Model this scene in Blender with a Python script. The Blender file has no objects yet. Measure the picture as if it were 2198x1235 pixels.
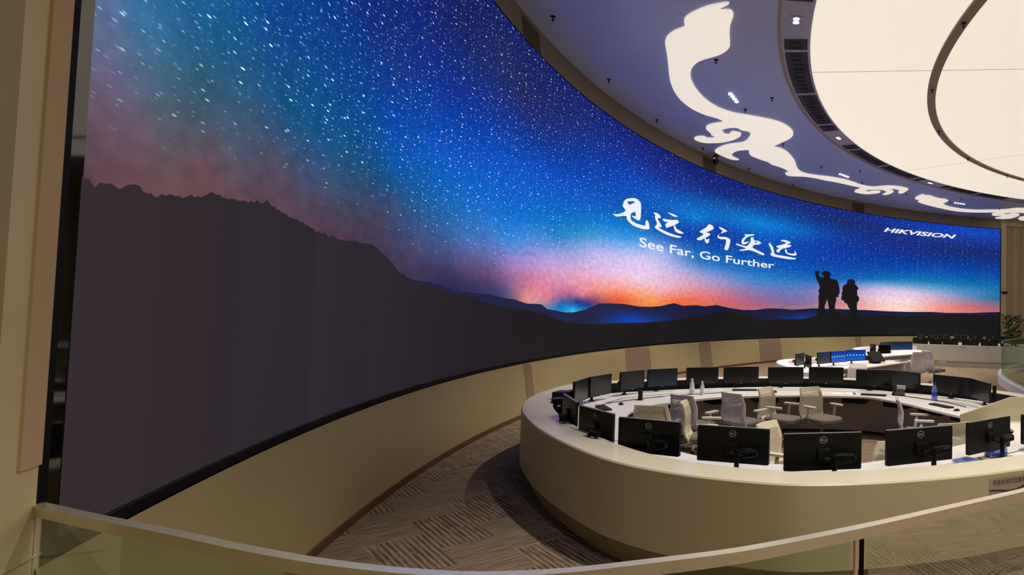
import bpy, bmesh, math, random
import numpy as np
from mathutils import Vector, Matrix
from mathutils.geometry import tessellate_polygon

# ---------------------------------------------------------------- camera, world, lights, exposure
scene = bpy.context.scene
COL = scene.collection
PI = math.pi
cam_data = bpy.data.cameras.new('camera')
cam = bpy.data.objects.new('camera', cam_data)
COL.objects.link(cam)
CAM_PITCH, CAM_ROLL, FOCAL_PX = 0.041337, 0.021533, 1336.161
_fw = Vector((0, math.cos(CAM_PITCH), math.sin(CAM_PITCH)))
_u0 = Vector((0, -math.sin(CAM_PITCH), math.cos(CAM_PITCH)))
_r0 = Vector((1, 0, 0))
_r = _r0 * math.cos(CAM_ROLL) + _u0 * math.sin(CAM_ROLL)
_u = -_r0 * math.sin(CAM_ROLL) + _u0 * math.cos(CAM_ROLL)
cam.matrix_world = Matrix(((_r.x, _u.x, -_fw.x, 0), (_r.y, _u.y, -_fw.y, 0), (_r.z, _u.z, -_fw.z, 2.1), (0, 0, 0, 1)))
cam_data.sensor_fit = 'HORIZONTAL'
cam_data.sensor_width = 36.0
cam_data.lens = FOCAL_PX * 36.0 / 2198.0
cam_data.shift_x = -606.23 / 2198.0
cam_data.clip_start = 0.05
cam_data.clip_end = 200
scene.camera = cam

world = bpy.data.worlds.new('dim_world')
scene.world = world
world.use_nodes = True
world.node_tree.nodes['Background'].inputs[0].default_value = (0.9, 0.8, 0.65, 1)
world.node_tree.nodes['Background'].inputs[1].default_value = 0.0
scene.view_settings.view_transform = 'Standard'
scene.view_settings.look = 'None'
scene.view_settings.gamma = 1.0
scene.view_settings.use_curve_mapping = False
scene.view_settings.exposure = 0.0
DISC_GLOW = 0.78      # luminous stretch ceiling
LAMP_WATT = 1700.0     # each downlight

# ---------------------------------------------------------------- measured plan of the place, in metres
SX, SY, RS = 19.0945, 12.7550, 24.40     # centre and radius of the curved video wall
ZC = 7.828                               # ceiling
TH0, TH1 = 204.27, 107.10                # video wall from its left end to its right end, degrees
E_OLIVE, E_FAB0, E_BLACK0, E_BLACK1 = 205.37, 205.03, 204.73, 204.575   # seams of the left wall, degrees
QUADR, QUADD = (21.156, 21.36, 21.453), 0.2
NEAR = [(-0.009,2.632),(0.043,2.642),(0.08,2.618),(0.155,2.626),(0.283,2.637),(0.355,2.65),(0.397,2.668),(0.446,2.666),(0.498,2.652),(0.626,2.642),(0.65,2.671),(0.74,2.677),(0.835,2.672),(0.942,2.703),(1.04,2.724),(1.196,2.768),(1.344,2.766),(1.563,2.778),(1.868,2.816),(1.957,2.839),(1.984,2.826),(2.133,2.803),(2.313,2.775),(2.561,2.764),(2.944,2.716),(3.296,2.707),(3.712,2.727),(4.124,2.736),(4.413,2.682),(4.673,2.593),(4.846,2.513),(5.222,2.427),(5.598,2.387),(5.894,2.374),(6.37,2.327),(6.767,2.274),(7.374,2.252),(7.916,2.187),(9.06,2.087),(9.992,2.049),(10.982,1.933),(11.943,1.781),(13.112,1.713),(15.411,1.719),(17.03,1.727),(18.439,1.763),(19.11,1.84),(20.071,1.94),(20.825,2.029),(22.105,2.095),(23.28,2.021),(24.494,1.813),(26.191,1.829),(27.411,1.859),(28.384,2.009),(29.866,2.162),(31.458,2.083),(33.302,2.099),(34.753,2.097),(35.982,2.175),(37.17,2.197),(39.542,2.207),(41.338,2.255)]
FAR = [(4.992,2.449),(5.429,2.414),(5.905,2.412),(6.362,2.393),(6.902,2.324),(7.903,2.311),(8.276,2.314),(8.832,2.262),(9.343,2.248),(9.921,2.177),(10.63,2.179),(10.969,2.074),(11.515,2.036),(11.864,2.006),(12.351,2.007),(13.082,2.091),(13.744,2.242),(14.277,2.259),(15.22,2.259),(16.18,2.198),(17.0,2.204),(17.594,2.243),(17.982,2.296),(18.405,2.351),(18.981,2.276),(19.884,2.312),(20.463,2.28),(21.256,2.347),(22.097,2.257),(23.043,2.189),(23.995,2.203),(24.952,2.29),(25.92,2.288),(26.591,2.259),(27.397,2.302),(28.137,2.353),(29.861,2.35),(32.06,2.341),(33.542,2.31),(35.249,2.306),(36.694,2.334),(37.758,2.304),(39.541,2.339),(41.336,2.43)]
SKY = [(0.057,3.413,90,110,150),(0.017,3.31,92,108,145),(0.354,3.475,60,115,158),(0.192,3.181,95,100,130),(0.072,2.967,110,85,105),(0.061,2.751,92,68,78),(0.006,2.651,84,64,72),(0.782,3.712,30,95,146),(0.602,3.201,72,98,118),(0.419,2.904,105,80,95),(0.985,3.325,47,87,106),(1.342,3.747,21,87,134),(1.414,3.156,75,90,110),(1.141,2.942,102,74,86),(2.12,3.158,80,75,98),(1.777,2.916,86,66,80),(1.992,4.185,10,67,143),(2.433,3.993,10,73,134),(2.233,3.55,15,82,126),(2.956,3.555,13,80,134),(3.007,3.147,66,80,110),(3.033,2.941,74,60,84),(4.121,3.11,66,66,98),(4.338,3.402,27,74,117),(3.617,3.356,36,78,111),(4.152,2.864,66,58,82),(5.206,3.049,45,76,121),(3.87,5.122,8,39,121),(5.947,6.104,13,31,104),(6.808,6.373,17,30,91),(4.567,4.794,15,53,130),(6.035,5.358,8,41,134),(8.399,6.449,25,40,100),(9.523,6.266,27,33,91),(4.632,4.273,0,66,165),(6.964,4.997,4,53,158),(10.043,5.687,17,43,130),(12.458,6.634,17,39,113),(13.84,6.32,8,47,147),(4.696,3.745,0,85,170),(6.183,4.093,0,89,191),(9.004,4.769,0,78,193),(11.313,5.017,0,73,189),(15.29,5.898,0,65,178),(18.27,6.237,17,52,147),(21.764,6.567,8,39,121),(4.761,3.211,60,76,112),(6.258,3.45,19,97,167),(9.09,3.915,0,102,198),(12.132,4.315,0,104,195),(13.943,4.979,0,82,182),(5.521,2.91,74,78,122),(7.177,3.091,72,110,178),(9.151,3.313,60,138,218),(11.432,3.679,39,130,198),(12.681,3.947,34,139,200),(5.261,2.591,65,55,90),(7.216,2.733,95,75,115),(9.194,2.881,170,125,190),(10.995,3.12,190,160,220),(13.506,3.575,185,178,235),(16.322,3.581,222,198,235),(6.37,2.472,50,45,80),(8.19,2.566,90,65,95),(9.876,2.656,190,115,150),(11.514,2.745,215,150,185),(14.092,3.015,225,185,220),(16.359,3.021,235,205,230),(6.896,2.373,40,40,85),(8.012,2.384,55,50,95),(8.825,2.33,65,65,120),(9.472,2.26,150,110,125),(9.914,2.251,228,150,145),(11.067,2.316,215,120,140),(11.798,2.314,120,90,150),(12.804,2.43,225,130,140),(14.969,2.395,240,90,50),(16.99,2.363,250,150,80),(18.491,2.446,240,110,60),(14.127,2.546,240,140,110),(15.806,2.608,245,160,130),(17.866,2.731,235,170,180),(11.688,2.163,0,104,187),(11.449,2.087,26,130,187),(12.322,2.051,60,195,235),(13.082,2.218,8,52,143),(12.56,2.265,17,43,130),(13.339,2.305,120,60,110),(15.383,4.571,0,111,198),(15.132,4.071,60,155,230),(15.434,3.839,150,180,235),(17.487,3.981,160,180,235),(18.36,4.692,0,60,165),(19.967,3.898,26,113,187),(19.057,3.339,190,170,215),(21.273,3.309,150,150,205),(20.029,2.737,235,130,130),(21.954,2.541,205,105,120),(23.877,3.46,60,130,200),(23.915,2.54,165,100,140),(26.582,2.53,130,105,150),(26.551,3.404,60,120,190),(27.923,2.715,130,115,165),(19.888,5.389,0,130,208),(19.547,5.833,0,95,191),(21.178,5.229,0,52,156),(24.113,5.807,0,130,213),(23.805,5.187,0,82,184),(26.463,5.906,0,104,195),(28.487,6.367,4,52,143),(25.753,6.847,17,43,121),(30.527,6.607,17,39,104),(33.245,6.78,17,43,130),(36.6,6.965,8,60,174),(39.874,6.946,17,73,187),(41.151,7.027,8,60,174),(28.175,5.452,0,60,169),(31.57,5.775,8,47,143),(34.953,5.685,13,43,130),(38.266,5.779,13,39,113),(40.844,5.924,13,39,113),(24.84,4.31,0,82,174),(28.209,4.36,0,69,169),(33.289,4.703,0,60,165),(36.637,4.644,0,78,174),(39.901,4.534,0,73,165),(29.923,3.798,0,95,182),(32.631,3.938,17,108,178),(32.974,3.665,130,165,215),(33.317,3.436,210,190,225),(35.331,3.313,225,200,225),(37.318,3.252,180,160,200),(39.271,3.313,90,140,190),(40.871,3.226,34,113,160),(30.612,3.372,150,140,190),(32.652,2.977,235,200,220),(34.672,2.842,250,220,230),(36.667,2.795,235,170,170),(38.632,2.715,215,120,120),(40.877,2.635,170,100,120),(34.68,2.419,255,225,205),(36.343,2.378,240,160,140),(30.969,2.69,230,140,140),(36.647,4.001,17,121,178),(39.907,3.946,8,108,169)]
BRUSH = [[[(14.331,4.676),(14.64,4.72),(14.892,4.793),(15.116,4.897),(14.981,4.968),(14.946,5.041),(15.024,5.162),(15.206,5.256),(15.523,5.329),(15.756,5.358),(15.937,5.321),(16.044,5.263),(16.07,5.112),(16.065,4.956),(16.045,4.812),(15.946,4.748),(15.798,4.746),(15.501,4.803),(15.616,4.829),(15.734,4.826),(15.719,4.963),(15.452,4.871),(15.448,4.72),(15.569,4.656),(15.924,4.632),(16.28,4.641),(16.368,4.661),(16.374,4.791),(16.522,4.82),(16.622,4.668),(16.628,4.589),(16.495,4.552),(16.168,4.526),(15.695,4.537),(15.339,4.608),(15.203,4.682),(15.184,4.747),(14.955,4.724),(14.701,4.664),(14.504,4.639),(14.474,4.66)],[(15.184,5.164),(15.384,5.214),(15.616,5.254),(15.649,5.207),(15.519,5.177),(15.377,5.104),(15.274,5.126)]],[[(16.85,5.119),(17.03,5.148),(17.215,5.126),(17.341,5.071),(17.313,5.029),(17.162,4.998),(17.181,4.941),(17.323,4.857),(17.406,4.756),(17.21,4.714),(17.488,4.669),(17.891,4.631),(18.358,4.613),(18.735,4.604),(18.612,4.557),(18.238,4.535),(17.742,4.55),(17.278,4.611),(17.0,4.662),(16.968,4.695),(17.098,4.795),(17.047,4.891),(16.965,4.982),(16.974,5.073)]],[[(17.759,5.277),(17.944,5.288),(18.194,5.281),(18.383,5.264),(18.447,5.242),(18.229,5.211),(18.073,5.215),(17.978,5.239)]],[[(17.466,5.029),(17.711,5.044),(18.081,5.076),(18.39,5.13),(18.518,5.094),(18.49,5.042),(18.215,4.924),(17.91,4.826),(17.728,4.77),(17.647,4.843),(17.689,4.91),(17.84,4.971),(17.563,4.953)]],[[(18.185,4.904),(18.278,4.917),(18.408,4.824),(18.693,4.783),(18.884,4.735),(18.635,4.699),(18.384,4.711),(18.255,4.772)]],[[(20.504,5.264),(20.666,5.296),(20.851,5.244),(20.874,5.158),(20.678,5.073),(20.463,4.997),(20.356,4.974),(20.611,4.958),(20.667,4.926),(20.508,4.829),(20.331,4.759),(20.405,4.72),(20.478,4.718),(20.603,4.762),(20.556,4.602),(20.413,4.576),(20.3,4.659),(20.26,4.731),(20.013,4.635),(19.798,4.629),(19.76,4.662),(20.005,4.777),(20.216,4.879),(19.998,4.909),(19.942,4.949),(20.206,5.069),(20.418,5.175)]],[[(21.216,5.263),(21.436,5.283),(21.733,5.231),(21.827,5.192),(21.627,5.126),(21.391,5.062),(21.479,5.137),(21.496,5.18)]],[[(21.338,5.029),(21.249,4.958),(21.307,4.915),(21.672,4.959),(21.931,4.939),(22.063,4.893),(22.033,4.735),(21.916,4.477),(21.658,4.492),(21.758,4.705),(21.75,4.867),(21.457,4.843),(21.199,4.863),(21.16,4.918),(21.23,4.976)]],[[(22.997,5.212),(23.37,5.257),(23.669,5.304),(23.727,5.267),(23.448,5.202),(23.226,5.122),(23.045,4.973),(23.048,4.899),(23.382,4.979),(23.31,4.917),(23.015,4.8),(22.883,4.838),(22.843,4.908),(22.93,5.045),(23.149,5.177)]],[[(22.457,4.782),(22.643,4.791),(22.942,4.76),(23.222,4.768),(23.387,4.871),(23.494,5.002),(23.506,5.155),(23.675,5.163),(23.773,5.055),(24.018,5.071),(24.247,5.007),(24.062,4.921),(23.781,4.881),(23.652,4.802),(23.674,4.739),(23.921,4.687),(24.453,4.583),(24.437,4.504),(24.115,4.541),(23.698,4.611),(23.323,4.617),(22.952,4.549),(22.654,4.551),(23.097,4.638),(23.133,4.684),(22.795,4.713),(22.534,4.738)],[(23.801,5.014),(23.925,5.028),(23.928,4.973),(23.815,4.961)]],[[(24.794,5.043),(24.889,5.064),(25.104,4.905),(25.167,4.751),(25.247,4.633),(25.59,4.607),(26.699,4.584),(26.682,4.516),(26.167,4.493),(25.404,4.51),(25.061,4.526),(24.907,4.602),(25.0,4.645),(24.975,4.801),(24.836,4.946)]],[[(25.661,5.284),(25.946,5.315),(26.291,5.281),(26.351,5.217),(26.068,5.117),(26.335,5.132),(26.413,5.093),(26.224,5.015),(25.845,4.932),(25.62,4.829),(25.548,4.718),(25.357,4.746),(25.391,4.841),(25.541,4.913),(25.349,4.952),(25.385,5.002),(25.725,5.082),(26.065,5.199),(25.719,5.244)]],[[(25.961,4.896),(26.075,4.907),(26.137,4.784),(26.348,4.756),(26.673,4.785),(26.649,4.913),(26.787,4.807),(26.752,4.696),(26.351,4.685),(26.043,4.74)]]]
PEOPLE = [[(28.2,4.082),(28.353,4.117),(28.526,4.116),(28.49,4.039),(28.455,3.937),(28.554,3.843),(28.785,3.831),(28.802,3.882),(28.683,4.013),(28.738,4.104),(28.967,4.157),(29.199,4.134),(29.317,4.039),(29.302,3.898),(29.285,3.808),(29.594,3.787),(29.827,3.722),(29.928,3.547),(30.012,3.267),(29.997,3.111),(29.923,3.031),(29.926,2.929),(29.753,2.91),(29.775,2.821),(29.705,2.563),(29.693,2.332),(29.718,2.128),(29.8,1.925),(29.302,1.92),(29.274,2.223),(29.187,2.575),(29.104,2.775),(29.031,2.647),(28.941,2.443),(28.948,2.217),(28.976,1.917),(28.421,1.911),(28.466,2.309),(28.496,2.607),(28.468,2.88),(28.52,3.056),(28.46,3.153),(28.532,3.28),(28.548,3.406),(28.407,3.598),(28.246,3.837),(28.183,4.007)],[(30.519,3.732),(30.613,3.815),(30.804,3.865),(31.016,3.836),(31.134,3.749),(31.118,3.63),(31.353,3.454),(31.336,3.361),(31.279,3.319),(31.305,3.081),(31.423,2.952),(31.408,2.792),(31.295,2.683),(31.282,2.47),(31.325,2.259),(31.352,1.942),(30.912,1.937),(30.884,2.251),(30.708,2.405),(30.549,2.61),(30.355,2.683),(30.314,2.773),(30.16,2.794),(30.119,2.883),(30.172,3.04),(30.112,3.142),(30.206,3.197),(30.202,3.378),(30.275,3.511),(30.522,3.627)]]
ENG = [(16.012,4.267),(16.031,3.985),(25.476,4.321),(25.22,3.999)]
HIK = [(33.116,6.469),(33.271,6.684),(38.108,6.506),(38.335,6.733)]
CLOUDS = [[(-1.328,11.282),(-1.39,11.276),(-1.524,11.327),(-1.658,11.379),(-1.799,11.469),(-1.945,11.579),(-2.099,11.722),(-2.205,11.845),(-2.271,11.979),(-2.296,12.124),(-2.3,12.23),(-2.326,12.291),(-2.401,12.353),(-2.54,12.457),(-2.67,12.608),(-2.782,12.785),(-2.862,13.024),(-2.902,13.27),(-2.943,13.603),(-2.998,13.954),(-3.082,14.475),(-3.164,14.999),(-3.228,15.649),(-3.22,16.353),(-3.12,16.956),(-2.939,17.488),(-2.669,17.899),(-2.401,18.149),(-2.263,18.353),(-2.235,18.444),(-2.295,18.543),(-2.305,18.57),(-2.505,18.668),(-2.715,18.825),(-2.844,19.065),(-2.869,19.304),(-2.827,19.514),(-2.784,19.728),(-2.791,19.918),(-2.69,20.137),(-2.782,20.275),(-2.917,20.305),(-3.027,20.294),(-3.031,20.13),(-3.204,20.111),(-3.351,20.22),(-3.428,20.411),(-3.39,20.591),(-3.269,20.787),(-3.092,20.892),(-2.86,20.874),(-2.583,20.803),(-2.295,20.608),(-2.041,20.318),(-1.886,20.043),(-1.818,19.782),(-1.847,19.596),(-1.966,19.512),(-2.072,19.501),(-2.156,19.619),(-2.163,19.776),(-2.25,19.827),(-2.374,19.792),(-2.381,19.698),(-2.356,19.633),(-2.422,19.423),(-2.332,19.265),(-2.177,19.135),(-2.011,19.064),(-1.873,19.083),(-1.806,19.227),(-1.736,19.342),(-1.598,19.393),(-1.519,19.54),(-1.505,19.727),(-1.576,20.085),(-1.699,20.494),(-1.871,20.747),(-2.092,20.87),(-2.335,20.995),(-2.598,21.268),(-2.817,21.618),(-2.936,21.933),(-2.91,22.204),(-2.783,22.515),(-2.615,22.873),(-2.45,23.113),(-2.307,23.17),(-2.187,23.133),(-2.246,22.968),(-2.353,22.767),(-2.387,22.481),(-2.342,22.236),(-2.189,21.91),(-1.974,21.738),(-1.71,21.679),(-1.731,22.106),(-1.684,22.462),(-1.518,22.778),(-1.244,23.181),(-1.083,23.385),(-0.988,23.735),(-0.756,24.037),(-0.541,24.349),(-0.388,24.675),(-0.31,24.816),(-0.416,25.078),(-0.476,25.289),(-0.421,25.544),(-0.258,25.72),(0.049,25.743),(0.292,25.739),(0.762,25.987),(1.195,26.368),(1.58,26.639),(2.004,26.977),(2.445,27.389),(2.742,27.627),(2.886,27.816),(2.846,28.098),(2.715,28.324),(2.694,28.687),(2.851,28.964),(3.197,29.226),(3.484,29.194),(3.751,29.013),(3.877,28.776),(3.869,28.514),(3.674,28.434),(3.437,28.46),(3.44,28.604),(3.337,28.689),(3.182,28.589),(3.205,28.299),(3.41,28.135),(3.741,28.099),(3.988,28.256),(4.154,28.526),(4.183,28.816),(4.077,29.279),(4.282,29.287),(4.448,28.861),(4.475,28.49),(4.336,28.148),(4.112,27.961),(3.934,27.883),(4.146,27.819),(4.434,27.885),(4.639,28.115),(4.727,28.39),(4.744,28.828),(4.935,28.851),(5.018,28.358),(5.052,27.929),(4.922,27.667),(4.632,27.426),(4.336,27.283),(4.008,27.265),(3.753,27.385),(3.447,27.552),(3.164,27.474),(2.802,27.154),(2.458,26.675),(2.075,26.218),(1.662,25.898),(1.262,25.667),(0.847,25.488),(0.486,25.284),(0.231,25.008),(0.078,24.642),(0.003,24.229),(-0.029,23.924),(-0.074,23.296),(-0.18,22.621),(-0.339,21.911),(-0.532,21.469),(-0.723,21.263),(-0.826,21.14),(-0.714,20.937),(-0.476,20.535),(-0.266,20.149),(-0.163,19.784),(-0.145,19.469),(-0.206,19.11),(-0.342,18.741),(-0.509,18.471),(-0.739,18.241),(-1.032,18.047),(-1.353,17.885),(-1.638,17.75),(-1.915,17.581),(-2.217,17.246),(-2.413,16.833),(-2.555,16.361),(-2.647,15.751),(-2.66,15.18),(-2.615,14.764),(-2.525,14.406),(-2.371,14.098),(-2.196,13.908),(-1.892,13.698),(-1.924,13.722),(-1.753,13.581),(-1.589,13.367),(-1.51,13.175),(-1.477,12.955),(-1.458,12.674),(-1.421,12.361),(-1.391,12.166),(-1.327,11.916),(-1.285,11.734),(-1.293,11.618),(-1.329,11.562),(-1.421,11.552),(-1.489,11.578),(-1.524,11.561),(-1.517,11.504),(-1.475,11.455),(-1.373,11.367),(-1.326,11.309)],[(5.991,29.024),(5.862,29.146),(5.771,29.597),(5.762,30.024),(5.87,30.302),(6.069,30.425),(6.078,30.874),(6.218,31.165),(6.699,31.739),(7.355,32.398),(8.019,33.0),(8.632,33.453),(9.291,33.693),(10.044,33.722),(10.89,33.572),(10.815,33.99),(10.873,34.362),(11.109,34.717),(11.491,34.665),(11.644,34.94),(11.455,35.307),(11.447,35.574),(11.675,35.791),(12.158,35.722),(12.401,35.337),(12.429,34.634),(12.335,34.163),(12.048,33.824),(11.763,33.863),(11.741,34.148),(11.57,34.267),(11.42,34.135),(11.456,33.755),(11.771,33.547),(12.363,33.56),(12.816,33.721),(13.134,34.556),(12.799,34.74),(12.688,35.094),(12.802,35.651),(13.076,36.075),(13.342,36.208),(13.737,35.56),(13.297,33.656),(12.552,32.5),(11.847,32.164),(11.427,32.167),(11.119,32.513),(10.761,32.732),(10.091,32.906),(9.53,32.979),(8.898,32.799),(8.381,32.487),(7.954,32.155),(7.617,31.706),(7.461,31.405),(7.442,31.094),(7.492,30.629),(7.464,30.408),(7.264,30.138),(6.929,29.96),(6.552,29.577),(6.3,29.26),(6.128,29.307),(6.031,29.401),(5.978,29.269),(6.018,29.088)]]
TWIN = [182.44,157.8,134.12]
QUAD = [169.98,143.39,120.33]
QUADENDS = [[(-1.764,16.188),(-1.666,16.798)],[(1.725,25.253),(2.172,25.776)]]
VENT = [(186.66,184.67),(179.93,178.36),(177.97,170.37),(169.95,162.42),(162.0,160.22),(155.12,153.47),(153.0,145.59),(145.07,137.77),(137.24,136.1),(131.17,130.14),(129.7,124.4),(123.7,118.0)]
SEAMS = [[(0.385,14.546),(5.158,14.059)],[(4.449,24.822),(7.848,21.34)]]
SPRINK = [(-4.856,12.001),(-4.731,15.28),(-4.243,18.493),(-1.894,13.933),(-1.494,17.371),(-0.708,16.37),(-3.318,21.62),(-1.927,24.607),(-0.487,20.85),(0.943,23.952),(2.495,24.516),(2.841,26.734),(-0.166,27.476),(1.98,30.347),(5.186,29.103),(8.001,29.941),(7.71,30.937),(7.209,34.167),(10.627,32.36),(10.117,35.375)]
RINGDOT = [183.47,170.59,157.66,144.5,132.19]
FASCIA = [(182.46402569749395,180.4710492002985),(157.01090202088713,154.9732149301223),(131.83704026684777,129.7529264144072)]
PTZ = [155.97,7.68]
WPAN = [(181.25,180.41),(168.3,164.79),(157.19,155.34),(147.45,143.79),(131.11,130.16)]
ZR = 0.8434
ZD = 0.697
ZM = 1.0874
RIMO = [(1.951,5.259),(1.385,4.967),(0.885,4.79),(0.422,4.669),(0.07,4.624),(-0.129,4.64),(-0.571,4.739),(-0.961,4.898),(-1.4,5.145),(-1.825,5.541),(-2.408,6.223),(-2.851,6.851),(-3.242,7.535),(-3.399,7.882),(-3.618,8.476),(-3.76,9.207),(-3.754,10.122),(-3.679,10.504),(-3.275,10.979),(-2.714,11.363),(-2.13,11.729),(-1.393,12.064),(-0.604,12.356),(0.238,12.471),(1.131,12.397),(1.801,12.152),(2.444,11.806),(3.042,11.374),(3.564,10.849),(3.79,10.448)]
RIMI = [(-3.091,7.887),(-2.879,7.41),(-2.509,6.806),(-2.13,6.254),(-1.579,5.708),(-1.231,5.444),(-0.91,5.286),(-0.559,5.141),(-0.142,5.026),(0.261,4.987),(0.578,5.043),(0.934,5.169),(1.337,5.345),(1.741,5.562),(2.135,5.781)]
RIMIFAR = [(-1.338,11.602),(-0.584,11.879),(0.223,12.002),(1.084,11.925),(1.733,11.692),(2.352,11.356),(3.395,10.382)]
DESKI = ([(-0.208,5.847),(0.274,5.872),(0.766,5.989),(1.78,6.819),(2.195,7.186)],[(-2.212,8.407),(-2.111,9.175),(-1.699,9.771),(-1.22,10.25),(-0.778,10.447),(-0.002,10.68),(1.195,10.724),(1.547,10.405),(1.849,9.946),(2.1,9.409),(2.395,8.816)])
MON = {'n1':(-1.314,5.809,-19.1,0.65),'n2':(-0.51,5.531,-13.1,0.66),'n3':(0.272,5.34,13.3,0.68),'n4':(1.163,5.685,27.1,0.78),'n5':(1.965,6.248,40.2,0.74),'n6':(2.686,6.837,43.5,0.98),'w1':(-2.515,7.11,-59.4,0.85),'w2':(-1.966,6.32,-44.9,0.69),'f1':(-3.026,9.0,91.2,0.69),'f2':(-2.942,9.601,75.5,0.59),'f3':(-2.657,10.378,62.5,0.54),'f4':(-2.257,10.861,31.5,0.57),'f5':(-1.63,11.328,20.3,0.6),'f6':(-0.951,11.597,24.8,0.68),'f7':(-0.128,11.717,22.2,0.68),'f8':(0.638,11.881,9.6,0.66),'f9':(1.507,11.551,1.3,0.67),'f10':(2.053,11.338,-46.0,0.62),'f11':(2.706,10.644,-46.6,0.72),'f12':(3.0,9.982,-83.4,0.81)}
RAIL = [(-3.019,2.55),(-2.687,2.439),(-2.414,2.351),(-2.108,2.249),(-1.914,2.18),(-1.576,2.077),(-1.326,2.023),(-1.163,1.999),(-1.011,1.989),(-0.87,2.002),(-0.733,2.028),(-0.598,2.072),(-0.457,2.126),(-0.31,2.182),(-0.154,2.251),(0.099,2.396),(0.391,2.579),(0.737,2.813),(1.145,3.086)]
# ---------------------------------------------------------------- further placement tables
CHAIRS = [
 ('w', -1.83, 8.2, 0, 'cream chair back seen square-on at the left, behind the second near monitor back'),
 ('w', -1.42, 8.55, -88, 'cream chair squeezed between the square-on chair and the grey-backed one'),
 ('c', -1.6, 9.25, -30, 'grey-white chair with a tall curved back in front of the clear water bottles'),
 ('c', -0.9, 9.6, -40, 'grey-white mesh chair in the middle left of the ring, turned away to the right'),
 ('w', -0.41, 10.32, -118, 'narrow-looking cream chair with grey seat, left of the similar chair by the far desk'),
 ('w', 0.32, 10.48, -140, 'cream mesh chair with grey seat and both armrests showing, by the far desk'),
 ('w', -0.24, 7.05, -118, 'cream mesh chair just behind the near monitors, left of the middle one'),
 ('c', 1.62, 9.3, -95, 'grey-white chair seen in profile, facing right, by the right far desk'),
 ('w', 1.87, 7.36, 25, 'cream slatted chair back between two monitor backs at the right'),
 ('w', 0.98, 6.3, 40, 'cream chair mostly hidden by the monitor back right of the middle'),
 ('c', 1.62, 15.6, 160, 'white chair at the curved desk with the blue monitors'),
 ('c', 3.64, 18.1, 20, 'white chair with bare frame back right of the curved desk tip, left one of two', 1.22),
 ('c', 4.1, 19.0, -60, 'white chair right of the curved desk tip, right one of two', 1.2),
]
CON2_OUT = [(0.25, 13.3), (-0.13, 14.6), (-0.42, 15.8), (-0.3, 16.9), (0.4, 17.7), (1.2, 18.6), (2.0, 19.4)]
CON2_IN = [(0.9, 13.8), (0.7, 14.6), (0.45, 15.6), (0.75, 16.0), (1.44, 16.3), (1.97, 16.7), (2.7, 17.8), (3.6, 19.2), (3.9, 19.9)]
CON3_OUT = [(2.25, 21.9), (2.2, 23.2), (2.65, 24.3), (3.5, 25.3), (4.4, 25.9), (5.0, 26.2)]
CON3_IN = [(3.0, 20.9), (3.4, 21.7), (3.9, 22.3), (4.6, 23.2), (5.2, 24.2), (5.5, 24.9)]
FRONTROW = [(0.2055, 0.98), (0.2305, 0.82), (0.2543, 0.98), (0.2865, 1.06), (0.3170, 1.06), (0.348, 1.0)]
BACKROW = [(0.2065, 0.62), (0.2245, 0.72), (0.2430, 0.9), (0.2700, 0.98), (0.2940, 1.02), (0.3220, 1.06), (0.3440, 0.95), (0.365, 1.0)]
BACKLAMPS = [206.6, 230.8, 255.0]

# ---------------------------------------------------------------- helpers
def lin(c):
    return tuple((v / 255.0 / 12.92) if v / 255.0 <= 0.04045 else ((v / 255.0 + 0.055) / 1.055) ** 2.4 for v in c)

def mat(name, rgb, rough=0.6, metal=0.0, glow=None, gstr=1.0, noise=0.0, nscale=8.0, spec=0.5, bump=0.0):
    m = bpy.data.materials.new(name)
    m.use_nodes = True
    nt = m.node_tree
    b = nt.nodes['Principled BSDF']
    col = (*lin(rgb), 1)
    b.inputs['Base Color'].default_value = col
    b.inputs['Roughness'].default_value = rough
    b.inputs['Metallic'].default_value = metal
    b.inputs['Specular IOR Level'].default_value = spec
    if noise or bump:
        tc = nt.nodes.new('ShaderNodeTexCoord')
        nz = nt.nodes.new('ShaderNodeTexNoise')
        nz.inputs['Scale'].default_value = nscale
        nz.inputs['Detail'].default_value = 4
        nt.links.new(tc.outputs['Object'], nz.inputs['Vector'])
        if noise:
            rp = nt.nodes.new('ShaderNodeValToRGB')
            rp.color_ramp.elements[0].color = (*[v * (1 - noise) for v in col[:3]], 1)
            rp.color_ramp.elements[1].color = (*[min(1, v * (1 + noise)) for v in col[:3]], 1)
            rp.color_ramp.elements[0].position = 0.3
            rp.color_ramp.elements[1].position = 0.7
            nt.links.new(nz.outputs['Fac'], rp.inputs['Fac'])
            nt.links.new(rp.outputs['Color'], b.inputs['Base Color'])
        if bump:
            bp = nt.nodes.new('ShaderNodeBump')
            bp.inputs['Strength'].default_value = bump
            bp.inputs['Distance'].default_value = 0.01
            nt.links.new(nz.outputs['Fac'], bp.inputs['Height'])
            nt.links.new(bp.outputs['Normal'], b.inputs['Normal'])
    if glow:
        b.inputs['Emission Color'].default_value = (*lin(glow), 1)
        b.inputs['Emission Strength'].default_value = gstr
    return m

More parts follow.
